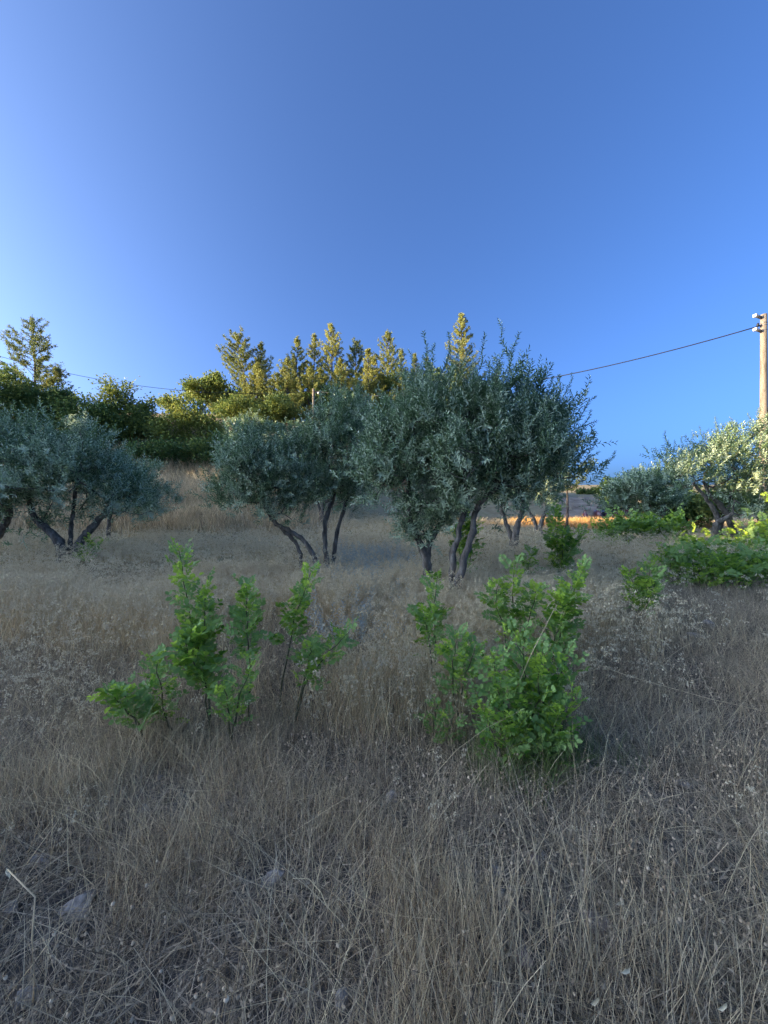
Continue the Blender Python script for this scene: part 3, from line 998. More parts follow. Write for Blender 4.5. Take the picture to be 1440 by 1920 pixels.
t2 = rooted(T([(1358, 1020), (1357, 990), (1354, 965), (1340, 945), (1325, 928), (1305, 905)], d, [.07, .065, .062, .055, .045, .035], [.15, .15, .15, .15, .1, .1]))
t3 = rooted(T([(1393, 1025), (1388, 995), (1378, 965), (1360, 945), (1345, 930), (1335, 900)], d, [.09, .085, .075, .065, .05, .035], [.2, .2, .2, .2, .2, .3]))
t4 = rooted(T([(1393, 1022), (1389, 990), (1380, 960), (1390, 930), (1400, 890)], d, [.05, .06, .06, .05, .035], [.25, .25, .25, .3, .3]))
tree_olive('airy olive tree with several crooked dark trunks at the right, tips catching sunlight', base_of(t1), [t1, t2, t3, t4],
           [B(1340, 870, d, 75, 45, 1.0), B(1400, 860, d, 70, 55, 1.0), B(1290, 895, d, 45, 30, .7), B(1425, 915, d, 60, 50, .9), B(1380, 920, d, 55, 35, .7), B(1345, 835, d, 40, 28, .5), B(1265, 865, d, 18, 24, .3), B(1410, 960, d, 40, 30, .5), B(1410, 820, d, 38, 24, .5)],
           115, 13, 12, .085, .024, .32, .17, .85, 60, r_tip=.06,
           spires=[(P(px, row, d), (dx, 0, 1), s) for px, row, dx, s in [(1344, 812, 0, 1.1), (1256, 838, -.1, 1.1), (1262, 850, .1, .9), (1285, 846, 0, 1), (1300, 840, 0, .9), (1378, 808, 0, 1), (1400, 800, .1, 1), (1320, 835, 0, .9)]])
# second row of olives
def far_olive(label, px, brow, d, trow, blobs, n=45, **kw):
    t1 = rooted(T([(px, brow), (px + 4, brow - 20), (px + 12, trow + 10), (px + 18, trow - 12)], d, [.08, .075, .06, .045]))
    t2 = rooted(T([(px - 3, brow), (px - 10, brow - 22), (px - 18, trow + 8), (px - 22, trow - 10)], d, [.06, .055, .05, .04], [.1, .1, .2, .3]))
    return tree_olive(label, base_of(t1), [t1, t2], [B(b[0], b[1], d, b[2], b[3], b[4]) for b in blobs], n, 15, 12, kw.pop('leafL', .1), kw.pop('leafW', .026), .36, .2, .85, 0, r_tip=.05, **kw)
far_olive('olive tree with short forked trunk seen behind the large central olive', 965, 1010, 9.8, 955, [(960, 905, 70, 45, .9), (1010, 900, 45, 45, .8)], 50)
far_olive('more distant olive with slender trunk right behind the large central olive', 1012, 992, 14.5, 950, [(1020, 905, 55, 42, 1.1), (985, 915, 45, 32, .9)], 45, leafL=.13, leafW=.035)
far_olive('pale olive tree beyond the green thicket, left of the crooked right olive', 1235, 985, 15.5, 945, [(1225, 925, 50, 42, 1.2), (1180, 915, 38, 32, .9), (1255, 900, 40, 28, .9), (1195, 950, 55, 30, 1.0)], 70, leafL=.14, leafW=.038)
far_olive('small olive tree in the gap between the leaning and the upright olives', 604, 960, 17, 930, [(600, 905, 50, 40, 1.2), (570, 890, 40, 40, 1.0)], 40, leafL=.14, leafW=.04)
far_olive('bluish olive tree rising behind the pale leaning olive', 470, 900, 21, 850, [(475, 815, 48, 32, 1.5), (510, 825, 45, 35, 1.3), (450, 850, 40, 40, 1.3)], 60, leafL=.16, leafW=.05)
far_olive('olive tree beyond the concrete pole, below the pines', 620, 860, 24, 800, [(625, 800, 38, 26, 1.5), (655, 775, 36, 30, 1.5), (580, 820, 26, 20, 1.2)], 60, leafL=.17, leafW=.05)

# pines on the hill
def pine(label, px, top, d, hw, brow=None, lean=0.0, bare=.12, dens=1.0, dark=0.0, shape=1.0, group='pine trees on the hill', rtrunk=.16):
    tp = P(px, top, d)
    bx = tp[0] - lean
    gzv = gz(bx, d)
    base = np.array([bx, d, gzv])
    Ht = tp[2] - gzv
    wm = 1.5 * hw * d / F
    root = thing('pine_tree', label, 'tree', base, group)
    tb = Tubes()
    k = 9
    t = np.linspace(0, 1, k)
    tr = np.stack([lean * t ** 1.2 + .1 * np.sin(t * 5 + px), 0.08 * np.sin(t * 4 + px), t * Ht], -1)
    rt = rtrunk * (1 - .93 * t) * (Ht / 12) ** .5
    tb.add(tr, rt, 8)
    obj('trunk', tb.mesh('trunk', M_pbark), root)
    br = Tubes()
    P0, D0 = [], []
    for q_ in range(26):            # the leading shoot
        zz = 1 - .09 * (q_ / 26) ** .8
        P0.append(np.array([np.interp(zz, t, tr[:, 0]), np.interp(zz, t, tr[:, 1]), zz * Ht]) + rng.normal(0, .05 + .10 * (1 - zz) * 10, 3) * [1, 1, .3])
        D0.append(unit(np.array([rng.normal(0, .5), rng.normal(0, .5), 1.0])))
    z = bare
    while z < .985:
        s = (z - bare) / (1 - bare)
        prof = (1 - s) ** (.95 * shape) * min(1, .45 + s * 2.2) + .02
        nb = rng.integers(3, 6)
        a0 = rng.uniform(0, 6.28)
        for b_ in range(nb):
            a = a0 + b_ * 6.283 / nb + rng.normal(0, .3)
            L = wm * prof * rng.uniform(.55, 1.2)
            el = rng.uniform(.05, .5) + .35 * s
            c0 = np.array([np.interp(z, t, tr[:, 0]), np.interp(z, t, tr[:, 1]), z * Ht])
            dh = np.array([math.cos(a), math.sin(a), math.tan(el)])
            m_ = 4
            u_ = np.linspace(0, 1, m_)
            pts = c0 + (dh * L)[None, :] * u_[:, None] + np.array([0, 0, .22 * L])[None, :] * (u_ ** 2)[:, None]
            br.add(pts, np.linspace(.035, .01, m_) * (.5 + .5 * prof) * (Ht / 12) ** .5, 4, False)
            nt_ = max(4, int(L / .085 * dens))
            for q_ in range(nt_):
                uu = .3 + .7 * (q_ + rng.uniform(0, 1)) / nt_
                p = c0 + dh * L * uu + np.array([0, 0, .22 * L]) * uu * uu + rng.normal(0, .09, 3) * (.4 + L * .3)
                P0.append(p)
                D0.append(unit(dh + np.array([0, 0, 1.1]) + rng.normal(0, .35, 3)))
        z += rng.uniform(.3, .6) / Ht
    obj('branches', br.mesh('branches', M_pbark), root)
    P0, D0 = np.array(P0), np.array(D0)
    per = 13
    kk = np.repeat(np.arange(len(P0)), per)
    dd = unit(D0[kk] * .75 + rng.normal(0, .7, (len(kk), 3)))
    sc = d / 46
    v, f = leaves(P0[kk] + rng.normal(0, .05, (len(kk), 3)), dd, rng.normal(0, 1, (len(kk), 3)), rng.uniform(.10, .22, len(kk)) * (.6 + .4 * sc), .06 * (.5 + .5 * sc), .3)
    tint = np.repeat(np.clip(rng.uniform(0, .5, len(P0))[kk] + rng.uniform(0, .5, len(kk)) - dark, 0, 1), 4)
    fo = obj('needles', mesh('needles', v, f, M_pine, False, tint), root)
    fo['kind'] = 'stuff'
    return root

pine('tall grey green pine with open pointed crown above the broad left olive', 62, 596, 31, 55, bare=.25, dark=.35, shape=.9)
pine('shorter ragged pine close right of the tall left pine', 104, 690, 30, 34, bare=.2, dark=.25)
pine('broad ragged pine with leaning trunk at the left end of the row of pines', 446, 628, 46, 40, lean=-1.2, bare=.22, dark=.15, shape=.7)
pine('tiny pointed pine left of the ragged leaning pine', 406, 698, 47, 14, bare=.1)
pine('thin spindly pine right of the ragged leaning pine', 491, 642, 47, 24, bare=.12)
pine('slender pointed pine third from the concrete pole to its left', 532, 690, 44, 36, bare=.05)
pine('slim pointed pine left of its twin above the concrete pole', 556, 631, 47, 30, bare=.08)
pine('slim pointed pine directly above the concrete pole', 588, 625, 48, 28, bare=.08)
pine('tall pine with clearly visible dark bare trunk right of the concrete pole', 621, 607, 47, 34, bare=.3, dens=.8)
pine('dark bushy topped pine between the bare trunked pine and the yellow pines', 668, 640, 49, 28, bare=.2, dark=.3, shape=.6)
pine('full yellow green pine left of the large central olive crown', 726, 620, 46, 38, bare=.05, shape=.8)
pine('low golden pine in front of the full yellow green pine', 704, 668, 43, 26, bare=.02)
pine('small pointed pine peeping over the forked olive', 778, 664, 45, 24, bare=.05)
pine('tallest brownish pine behind the top of the large central olive', 867, 588, 42, 42, bare=.05, shape=.8)
pine('yellow tipped small pine showing through the large central olive crown', 931, 703, 40, 20, bare=.05)
pine('low golden pine above the red soil patch', 486, 715, 42, 36, bare=.02)
pine('bushy golden pine low beside the concrete pole', 550, 742, 39, 38, bare=.0)
pine('low golden pine right of the concrete pole', 668, 700, 42, 26, bare=.0)
pine('stocky green pine behind the right edge of the large central olive', 1062, 832, 19.5, 48, bare=.45, dark=.3, shape=.6, rtrunk=.12)
pine('small dark conifer at the top of the dirt track', 1137, 896, 40, 16, bare=.05, dark=.35, rtrunk=.08)
pine('low golden pine left of the slender pointed pine', 520, 700, 43, 30, bare=.0)
pine('low yellow pine under the spindly pine', 462, 735, 40, 32, bare=.0)
pine('middle sized yellow pine between the twin pines and the bare trunked pine', 602, 690, 45, 30, bare=.05)
pine('low green pine behind the top of the upright olive', 640, 690, 44, 30, bare=.0, dark=.15)
pine('yellow green pine left of the tallest brownish pine', 822, 690, 43, 30, bare=.0)
pine('golden pine at the front left of the row of pines', 482, 680, 41, 34, bare=.0)
pine('golden pine in front of the left twin pine', 538, 672, 41, 34, bare=.0)
pine('wide golden pine just left of the concrete pole', 580, 690, 40.5, 32, bare=.0)
pine('golden pine in front of the bare trunked pine', 640, 672, 42.5, 32, bare=.0)
pine('golden pine at the front between the dark topped pine and the yellow green pine', 692, 655, 42, 34, bare=.0)
pine('golden pine right of the full yellow green pine', 752, 655, 42, 34, bare=.0)
pine('golden pine at the right end of the row, left of the tallest pine', 800, 672, 43, 32, bare=.0)
pine('dark pine behind the tall concrete pole at right edge', 1438, 770, 21, 28, bare=.1, dark=.3, shape=.7)

# broad-leaved trees and shrubs at the foot of the hill
def bushy(label, px, brow, d, blobs, n_cl, leafL, name='broadleaf_tree', group='broad-leaved trees below the hill', cat='tree', per=14, mat=None, dark=0.0):
    bp_ = P(px, brow, d)
    base = np.array([bp_[0], d, gz(bp_[0], d)])
    root = thing(name, label, cat, base, group)
    bl = [B(b[0], b[1], d, b[2], b[3], b[4], b[5] if len(b) > 5 else 0) for b in blobs]
    c0 = np.mean([b[0] for b in bl], axis=0)
    tb = Tubes()
    tips = []
    for k in range(3):
        e = c0 + rng.normal(0, .3, 3) * np.array([1, 1, .4]) - [0, 0, .35 * (c0[2] - base[2])]
        pts = np.stack([base + rng.normal(0, .08, 3) * [1, 1, 0], base * .5 + e * .5 + rng.normal(0, .1, 3), e])
        pts[0][2] = base[2] - .05
        tb.add(pts, [.1, .08, .05], 7)
        tips.append(e)
    obj('trunk', tb.mesh('trunk', M_pbark, base), root)
    cl, ctr = clumps(bl, n_cl, .45)
    br = grow(tips, .05, cl, .009)
    obj('branches', br.mesh('branches', M_pbark, base), root)
    k = np.repeat(np.arange(len(cl)), per * 10)
    sg = .17 * np.mean([b[1][0] for b in bl]) + .1
    p0 = cl[k] + rng.normal(0, 1, (len(k), 3)) * sg * np.array([1, 1, .75])
    dd = unit(unit(cl - ctr)[k] + rng.normal(0, .8, (len(k), 3)) + [0, 0, .1])
    nr = unit(rng.normal(0, .5, (len(k), 3)) + [0, 0, 1])
    v, f = leaves(p0, dd, nr, leafL * rng.uniform(.7, 1.25, len(k)), leafL * .62, .25)
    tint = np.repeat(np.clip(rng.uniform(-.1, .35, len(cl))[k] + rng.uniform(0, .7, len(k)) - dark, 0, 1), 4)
    fo = obj('foliage', mesh('foliage', v - base, f, mat or M_broad, False, tint), root)
    fo['kind'] = 'stuff'
    return root

bushy('round sunlit broad-leaved tree with golden left flank above the grassy bank', 370, 905, 27, [(365, 815, 58, 62, 2.2), (390, 850, 45, 50, 1.8), (335, 800, 35, 40, 1.5)], 80, .2)
bushy('ragged topped tree rising above the wire left of the golden round tree', 238, 890, 27, [(225, 740, 28, 22, 1.0), (235, 780, 38, 35, 1.4), (245, 825, 45, 40, 1.8)], 70, .19, dark=.15)
bushy('small pointed tree between the ragged topped tree and the golden round tree', 270, 890, 29, [(270, 770, 17, 28, .8), (275, 810, 28, 35, 1.2)], 36, .19)
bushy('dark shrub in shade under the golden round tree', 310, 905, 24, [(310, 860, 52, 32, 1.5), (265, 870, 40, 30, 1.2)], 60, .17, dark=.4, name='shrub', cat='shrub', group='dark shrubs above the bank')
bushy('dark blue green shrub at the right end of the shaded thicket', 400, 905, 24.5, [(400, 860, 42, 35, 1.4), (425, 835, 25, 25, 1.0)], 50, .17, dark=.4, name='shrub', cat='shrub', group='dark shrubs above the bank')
bushy('green tree half hidden behind the broad left olive, under the wire', 175, 880, 26, [(170, 775, 40, 28, 1.4), (190, 820, 50, 45, 1.8), (140, 800, 35, 35, 1.4)], 70, .19, dark=.15)
bushy('bushy green tree at the left edge beneath the tall left pine', 20, 870, 27, [(10, 720, 35, 38, 1.8), (40, 760, 40, 38, 1.6), (-20, 770, 45, 60, 1.8)], 70, .2, dark=.3)
bushy('leafy green tree between the two left pines and the wire', 95, 870, 27.5, [(90, 770, 45, 35, 1.6), (120, 760, 30, 28, 1.2)], 55, .2, dark=.25)
bushy('golden leafed bush on the hill crest left of the ragged leaning pine', 375, 790, 42, [(375, 735, 28, 22, 1.6), (400, 728, 22, 26, 1.4)], 45, .26)
bushy('yellow green bush low beneath the ragged leaning pine', 445, 830, 37, [(450, 770, 42, 24, 1.8), (480, 785, 35, 22, 1.5)], 55, .24)
bushy('yellow bush with pale top above the red soil', 520, 830, 36, [(525, 770, 36, 28, 1.7), (500, 790, 30, 22, 1.4)], 50, .24)
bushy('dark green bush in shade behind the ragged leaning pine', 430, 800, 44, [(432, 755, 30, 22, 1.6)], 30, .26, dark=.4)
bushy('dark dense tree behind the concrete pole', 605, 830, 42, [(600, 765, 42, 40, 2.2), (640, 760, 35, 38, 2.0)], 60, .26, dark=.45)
bushy('dark tree among the pines behind the full yellow green pine', 745, 830, 45, [(740, 740, 45, 50, 2.4), (700, 760, 35, 40, 2.0)], 60, .27, dark=.3)
bushy('yellowish tree behind the middle of the large central olive crown', 850, 850, 40, [(840, 760, 52, 55, 2.4), (900, 780, 40, 50, 2.0)], 60, .27)
bushy('brownish bush on the bare crest left of the golden bush', 322, 800, 42, [(322, 757, 18, 10, 1.2)], 18, .22)
bushy('dark green bush on the sunlit far pasture beyond the dirt track', 1113, 935, 58, [(1118, 927, 18, 8, 2.2), (1100, 922, 12, 5, 1.6)], 22, .35, name='shrub', cat='shrub', group='shrubs on the far pasture', dark=.4)
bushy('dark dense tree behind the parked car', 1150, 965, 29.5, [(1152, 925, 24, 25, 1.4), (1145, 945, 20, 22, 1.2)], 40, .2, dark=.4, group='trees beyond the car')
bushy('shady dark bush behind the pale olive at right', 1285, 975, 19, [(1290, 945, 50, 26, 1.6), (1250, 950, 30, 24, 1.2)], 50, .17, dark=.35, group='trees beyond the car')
bushy('sunlit yellow green bush seen under the crooked right olive', 1350, 975, 17, [(1340, 945, 30, 16, 1.0), (1365, 940, 28, 16, 1.0)], 34, .16, name='shrub', cat='shrub', group='bushes beyond the right olive')
bushy('dark leafy shrub beyond the right olive at the frame edge', 1430, 975, 18, [(1430, 930, 36, 36, 1.4)], 34, .17, dark=.3, name='shrub', cat='shrub', group='bushes beyond the right olive')

# ------------------------------------------------------------ green saplings with pinnate leaves
def pinnate(pairs, L, lw, lo, hi):
    """one pinnate leaf along +Y: rounded leaflets in loose pairs, a little uneven"""
    t = np.linspace(.2, .95, pairs)
    mid = np.stack([.03 * L * np.sin(t * 3 + rng.uniform(0, 6)), t * L, .16 * L * np.sin(t * 2.2) - .05 * L * t ** 2], -1)
    V, Fq, Tn, n = [], [], [], 0
    for sgn in (-1, 1):
        keep = rng.uniform(0, 1, pairs) > .06
        dd = np.stack([np.full(pairs, sgn * 1.0), rng.normal(.3, .16, pairs), rng.normal(.1, .3, pairs)], -1)
        nr = np.stack([rng.normal(0, .35, pairs), rng.normal(0, .35, pairs), np.ones(pairs)], -1)
        sz = (.72 + .5 * np.sin(np.pi * (t * .8 + .1))) * rng.uniform(.8, 1.15, pairs)
        v, f = leaves((mid + [sgn * .005, 0, 0])[keep], dd[keep], nr[keep], (lw * 1.5 * sz)[keep], (lw * 1.08 * sz)[keep], .12, 'oval')
        V.append(v); Fq.append(f + n); n += len(v)
        Tn.append(np.repeat(rng.uniform(lo, hi, keep.sum()), 6))
    v, f = leaves(mid[-1:] + [0, .004, 0], np.array([[0, 1., 0.1]]), np.array([[0, 0, 1.]]), lw * 1.5, lw * 1.05, .12, 'oval')
    V.append(v); Fq.append(f + n); n += len(v); Tn.append(np.full(6, hi))
    tb = Tubes()
    tb.add(np.concatenate([[[0, 0, 0]], mid]), .0015, 3, False)
    tv = np.concatenate(tb.v)
    V.append(tv); Tn.append(np.full(len(tv), hi))
    return mesh('leaf', np.concatenate(V), [np.concatenate(Fq), tb.faces()[0] + n], M_robinia, False, np.concatenate(Tn))
def leaf_set(pairs, L, lw):
    """mature dark leaves and young light ones"""
    u = random.uniform
    return ([pinnate(random.choice(pairs), u(*L), u(*lw), .0, .55) for _ in range(6)], [pinnate(random.choice(pairs), u(*L) * .85, u(*lw) * .9, .4, 1.0) for _ in range(4)])
LEAF_BIG = leaf_set([4, 5, 6], (.14, .20), (.027, .034))
LEAF_SMALL = leaf_set([4, 5], (.09, .13), (.020, .025))
LEAF_FAR = leaf_set([5, 6], (.2, .27), (.038, .046))

def sapling(label, stems, n_leaf, kind=None, scale=1.0, start=.25, spread=1.0, name='sapling', cat='sapling', group='green saplings in the foreground', rad=.007, bushy_=.0):
    kind = kind or LEAF_BIG
    stems = [[np.asarray(p, float) for p in s] for s in stems]
    b = stems[0][0]
    base = np.array([b[0], b[1], gz(b[0], b[1])])
    root = thing(name, label, cat, base, group)
    tb = Tubes()
    lens = np.array([sum(np.linalg.norm(s[k + 1] - s[k]) for k in range(len(s) - 1)) for s in stems])
    for s, ln in zip(stems, lens):
        pts = np.array(s)
        t0 = np.linspace(0, 1, len(pts))
        t1 = np.linspace(0, 1, 12)
        pp = np.stack([np.interp(t1, t0, pts[:, a]) for a in range(3)], -1)
        pp[1:-1] = (pp[:-2] + 2 * pp[1:-1] + pp[2:]) / 4
        pp[1:-1] += rng.normal(0, .006, (10, 3))
        pp[0][2] = gz(pp[0][0], pp[0][1]) - .02 if np.allclose(s[0][:2], stems[0][0][:2], atol=.4) else pp[0][2]
        tb.add(pp, np.linspace(rad, rad * .35, 12), 5)
        n = max(5, int(round(n_leaf * 2.3 * ln / lens.sum())))
        for k in range(n):
            t = start + (1 - start) * ((k + rng.uniform(.2, .8)) / n)
            p = np.array([np.interp(t, t1, pp[:, a]) for a in range(3)])
            p += rng.normal(0, 1, 3) * bushy_
            az = k * 2.4 + rng.normal(0, .5)
            up = rng.normal(.6, .35) + 1.6 * max(0, t - .75) * 4 * .5
            p += np.array([math.cos(az), math.sin(az), .3]) * rng.uniform(0, .05)
            dv = Vector((math.cos(az) * spread, math.sin(az) * spread, up))
            ks = kind[1 if rng.uniform() < .12 + .75 * S((t - .45) / .5) else 0]
            o = obj('leaf', ks[random.randrange(len(ks))], root, Vector(p - base))
            o.rotation_mode = 'QUATERNION'
            qd = dv.to_track_quat('Y', 'Z')
            o.rotation_quaternion = qd @ Quaternion((0, 1, 0), rng.normal(0, .5))
            s_ = scale * rng.uniform(.55, 1.15) * (1.0 if t < .85 else .8)
            o.scale = (s_, s_, s_)
    obj('stem', tb.mesh('stem', M_stem, base), root)
    return root

def stem(d, *pts, foot=None):
    """stem through picture points at a distance, rooted in the ground"""
    out = [P(a, b, d) for a, b in pts]
    f = foot if foot is not None else pts[0][0]
    x0 = (f - 720) / F * d
    return [np.array([x0, d, gz(x0, d)])] + out

d = 2.75
sapling('tallest green sapling of the left clump with a lone high top', [stem(d, (385, 1260), (355, 1150), (335, 1030), foot=398)], 26, start=.42, scale=.85)
sapling('dense green sapling in the middle of the left clump, second tallest', [stem(d - .05, (385, 1300), (380, 1200), (385, 1105), foot=392), stem(d - .1, (390, 1300), (360, 1240), (345, 1200), foot=394)], 46, start=.3)
sapling('narrow upright sapling with dark thin stem right of the dense left one', [stem(d - .05, (468, 1260), (462, 1180), (462, 1100), foot=470)], 24, start=.42, scale=.82)
sapling('light green sapling leaning right behind the narrow upright one', [stem(d + .1, (540, 1220), (555, 1150), (582, 1075), foot=520)], 24, start=.38, scale=.82)
sapling('low spreading sapling at the right end of the left clump', [stem(d - .05, (575, 1275), (610, 1230), (655, 1185), foot=545), stem(d - .05, (570, 1280), (580, 1240), (582, 1215), foot=545)], 26, start=.3, scale=.8)
sapling('low bright sapling at the lower left end of the left clump', [stem(2.55, (260, 1360), (245, 1330), (232, 1290), foot=275), stem(2.5, (255, 1350), (225, 1320), (212, 1300), foot=272)], 22, start=.25, scale=.85)
sapling('sparse small leaved sapling between the low bright one and the dense one', [stem(2.65, (310, 1340), (300, 1280), (290, 1235), foot=330)], 22, LEAF_SMALL, start=.2)
sapling('sparse low sapling at the foot of the narrow upright one', [stem(2.5, (440, 1340), (450, 1300), (478, 1235), foot=430), stem(2.5, (430, 1345), (425, 1310), (420, 1290), foot=430)], 22, LEAF_SMALL, start=.2)
# right clump
sapling('large bright green bushy sapling at the front of the right clump', [stem(2.5, (980, 1330), (985, 1260), (965, 1190), foot=985), stem(2.45, (1010, 1340), (1045, 1280), (1060, 1235), foot=1000), stem(2.4, (1000, 1350), (1010, 1300), (1010, 1230), foot=995), stem(2.4, (960, 1350), (930, 1290), (925, 1230), foot=975)], 84, start=.12, scale=.85)
sapling('low leafy green bush spilling over the ground below the right clump', [stem(2.3, (980, 1400), (960, 1350), foot=990), stem(2.3, (1020, 1390), (1060, 1330), foot=1000), stem(2.3, (930, 1390), (905, 1330), foot=950), stem(2.3, (1040, 1400), (1080, 1300), foot=1020)], 60, LEAF_SMALL, start=.1, scale=1.1, spread=.8)
sapling('yellow green sapling at the left front of the right clump', [stem(2.75, (850, 1270), (852, 1230), (855, 1190), foot=860), stem(2.7, (865, 1290), (880, 1250), (890, 1215), foot=865)], 26, start=.2, scale=.8)
sapling('dark green upright sapling at the back right of the right clump', [stem(3.3, (1040, 1200), (1070, 1130), (1092, 1065), foot=1030), stem(3.3, (1050, 1200), (1060, 1150), (1050, 1120), foot=1035)], 44, start=.2, scale=.95)
sapling('green sapling among pale wild oats at the back of the right clump', [stem(3.5, (965, 1180), (960, 1130), (965, 1060), foot=970), stem(3.5, (945, 1180), (930, 1130), (935, 1095), foot=960), stem(3.4, (985, 1180), (1000, 1130), (1005, 1105), foot=975)], 54, start=.2, scale=.85)
sapling('green sapling left of the right clump beneath the twin olive trunks', [stem(3.3, (815, 1190), (815, 1150), (820, 1080), foot=822), stem(3.2, (805, 1200), (798, 1170), (800, 1150), foot=815)], 30, start=.2, scale=.85)
sapling('tiny green sprout in litter left of the right clump', [stem(2.55, (815, 1350), (820, 1320), foot=812), stem(2.5, (840, 1370), (850, 1345), foot=838)], 14, LEAF_SMALL, start=.1, scale=.75)
# further back
far = 'green saplings further back'
sapling('forked green sapling standing alone in the open at right', [stem(4.6, (1210, 1110), (1222, 1050), foot=1208), stem(4.6, (1195, 1110), (1178, 1075), foot=1205), stem(4.5, (1215, 1120), (1228, 1095), foot=1206)], 44, LEAF_BIG, start=.2, scale=.95, group=far)
sapling('tall green sapling behind the right clump, beside the grass path', [stem(6.6, (1045, 1030), (1040, 960), foot=1050), stem(6.6, (1065, 1030), (1090, 1000), foot=1055), stem(6.5, (1055, 1040), (1055, 1000), foot=1050)], 64, LEAF_FAR, start=.15, scale=1.05, group=far)
sapling('small green sapling left of the tall one behind the right clump', [stem(6.0, (990, 1060), (1000, 1035), foot=992)], 14, LEAF_FAR, start=.1, scale=.8, group=far)
sapling('green sapling seen between and behind the twin trunks of the central olive', [stem(6.6, (872, 1020), (875, 965), foot=872), stem(6.6, (860, 1020), (855, 990), foot=868), stem(6.6, (885, 1010), (892, 980), foot=876)], 48, LEAF_FAR, start=.1, scale=.9, group=far)
sapling('small dark sapling at the foot of the broad left olive', [stem(8.2, (155, 1040), (170, 1010), foot=150), stem(8.2, (165, 1040), (185, 1020), foot=155)], 20, LEAF_FAR, start=.1, scale=.8, group=far)
sapling('small round sapling behind the broad left olive trunk', [stem(11, (192, 1030), (195, 1012), foot=192)], 14, LEAF_FAR, start=.0, scale=.9, group=far)
# the hedge at right, partly in the sun
hg = 'bushes of the low hedge at right'
for px, top, dd, sc, lab in [(1268, 1040, 7.0, .95, 'low dark green bush at the left end of the right hedge'),
                        (1310, 1064, 6.7, .95, 'dark leafy bush at the front of the right hedge, second from its left end'),
                        (1350, 1050, 6.6, .95, 'front bush of the right hedge below the crooked olive trunks'),
                        (1392, 1066, 6.7, .95, 'front bush of the right hedge under the tall concrete pole'),
                        (1432, 1040, 6.8, 1.0, 'front bush of the right hedge touching the right frame edge'),
                        (1300, 1002, 9.7, 1.5, 'yellow topped bush at the back left of the right hedge'),
                        (1345, 1024, 9.75, 1.5, 'sun flecked bush at the back of the right hedge before the olive trunks'),
                        (1388, 985, 9.8, 1.5, 'sunlit bush at the back of the right hedge beside the olive trunks'),
                        (1422, 1002, 9.8, 1.6, 'tall sunlit yellow green bush at the back of the right hedge'),
                        (1455, 950, 9.7, 1.7, 'tallest sunlit bush of the right hedge, cut by the frame edge')]:
    w = 20 * sc
    sapling(lab, [stem(dd, (px, (1060 + top) / 2), (px + rng.uniform(-8, 8), top), foot=px), stem(dd - .15, (px - w * .6, 1050), (px - w, top + 18), foot=px - 5), stem(dd - .1, (px + w * .6, 1050), (px + w, top + 14), foot=px + 5), stem(dd - .3, (px, 1075), (px + rng.uniform(-10, 10), top + 35), foot=px + 2)], 46, LEAF_FAR, start=.05, scale=sc, name='bush', cat='bush', group=hg, bushy_=.13)
# the dark thicket by the car
hg = 'bushes of the dark thicket beside the grass path'
for px, top, lab in [(1150, 968, 'leftmost bush of the dark thicket, in front of the car'),
                     (1175, 990, 'bush second from the left in the dark thicket'),
                     (1205, 970, 'bush in the middle of the dark thicket'),
                     (1235, 984, 'rounded bush right of the middle of the dark thicket'),
                     (1268, 966, 'rightmost bush of the dark thicket')]:
    dd = rng.uniform(11.5, 12.5)
    sapling(lab, [stem(dd, (px, 1000), (px + rng.uniform(-5, 5), top), foot=px), stem(dd - .3, (px - 10, 995), (px - 18, top + 10), foot=px - 3), stem(dd - .2, (px + 10, 995), (px + 18, top + 8), foot=px + 3)], 46, LEAF_FAR, start=.0, scale=1.5, name='bush', cat='bush', group=hg, bushy_=.12)

# ------------------------------------------------------------ power line
def pole(label, x, y, ztop, rt, rb):
    zb = gz(x, y)
    root = thing('utility_pole', label, 'utility pole', (x, y, zb), 'concrete poles of the power line')
    tb = Tubes()
    H = ztop - zb
    t = np.linspace(0, 1, 9)
    tb.add(np.stack([0 * t, 0 * t, -.3 + t * (H + .3)], -1), rb + (rt - rb) * t, 20)
    obj('post', tb.mesh('post', M_concrete), root)
    return root, H
px1, dy1 = 1432, 15.5
x1 = (px1 - 720) / F * dy1
p1, H1 = pole('tall sunlit concrete utility pole at the right edge with two stub arms', x1, dy1, 9.52, .105, .15)
for k, dz in enumerate((.13, .68)):
    v, q_ = boxes([((-.22, -.02, H1 - dz), (.20, .045, .04), .25)])
    v[:, 2] += -(v[:, 0]) * .12
    a = obj('bracket_arm', mesh('bracket_arm', v, q_, M_steel), p1)
    v, q_ = boxes([((-.40, -.065, H1 - dz + .05), (.05, .06, .055), .25)])
    obj('end_block', mesh('end_block', v, q_, M_ceram), a)
for dz in (.33, .43, .62):
    tb = Tubes()
    tb.add([[0, 0, H1 - dz], [0, 0, H1 - dz - .035]], .114, 20)
    obj('steel_band', tb.mesh('steel_band', M_steel), p1)
tb = Tubes()
tb.add([[-.28, -.03, H1 - .50], [-.27, -.03, H1 - .42], [-.25, -.03, H1 - .36]], [.03, .045, .025], 10)
tb.add([[-.27, -.03, H1 - .44], [0, 0, H1 - .44]], .012, 6)
obj('insulator', tb.mesh('insulator', M_wire), p1)
dy2 = 31.0
x2 = (588 - 720) / F * dy2
z2 = CAM_Z + (960 - 729) / F * dy2
p2, H2 = pole('slim grey concrete utility pole in front of the pines left of centre', x2, dy2, z2, .10, .14)
v, q_ = boxes([((.28, 0, H2 - .30), (.26, .035, .03), 0)])
a2 = obj('bracket_arm', mesh('bracket_arm', v, q_, M_steel), p2)
tb = Tubes()
tb.add([[.35, -.1, H2 - .45], [.42, -.1, H2 - .40], [.52, -.1, H2 - .3], [.56, -.1, H2 - .24]], [.05, .11, .1, .03], 10)
obj('street_lamp_head', tb.mesh('street_lamp_head', M_ceram), p2)
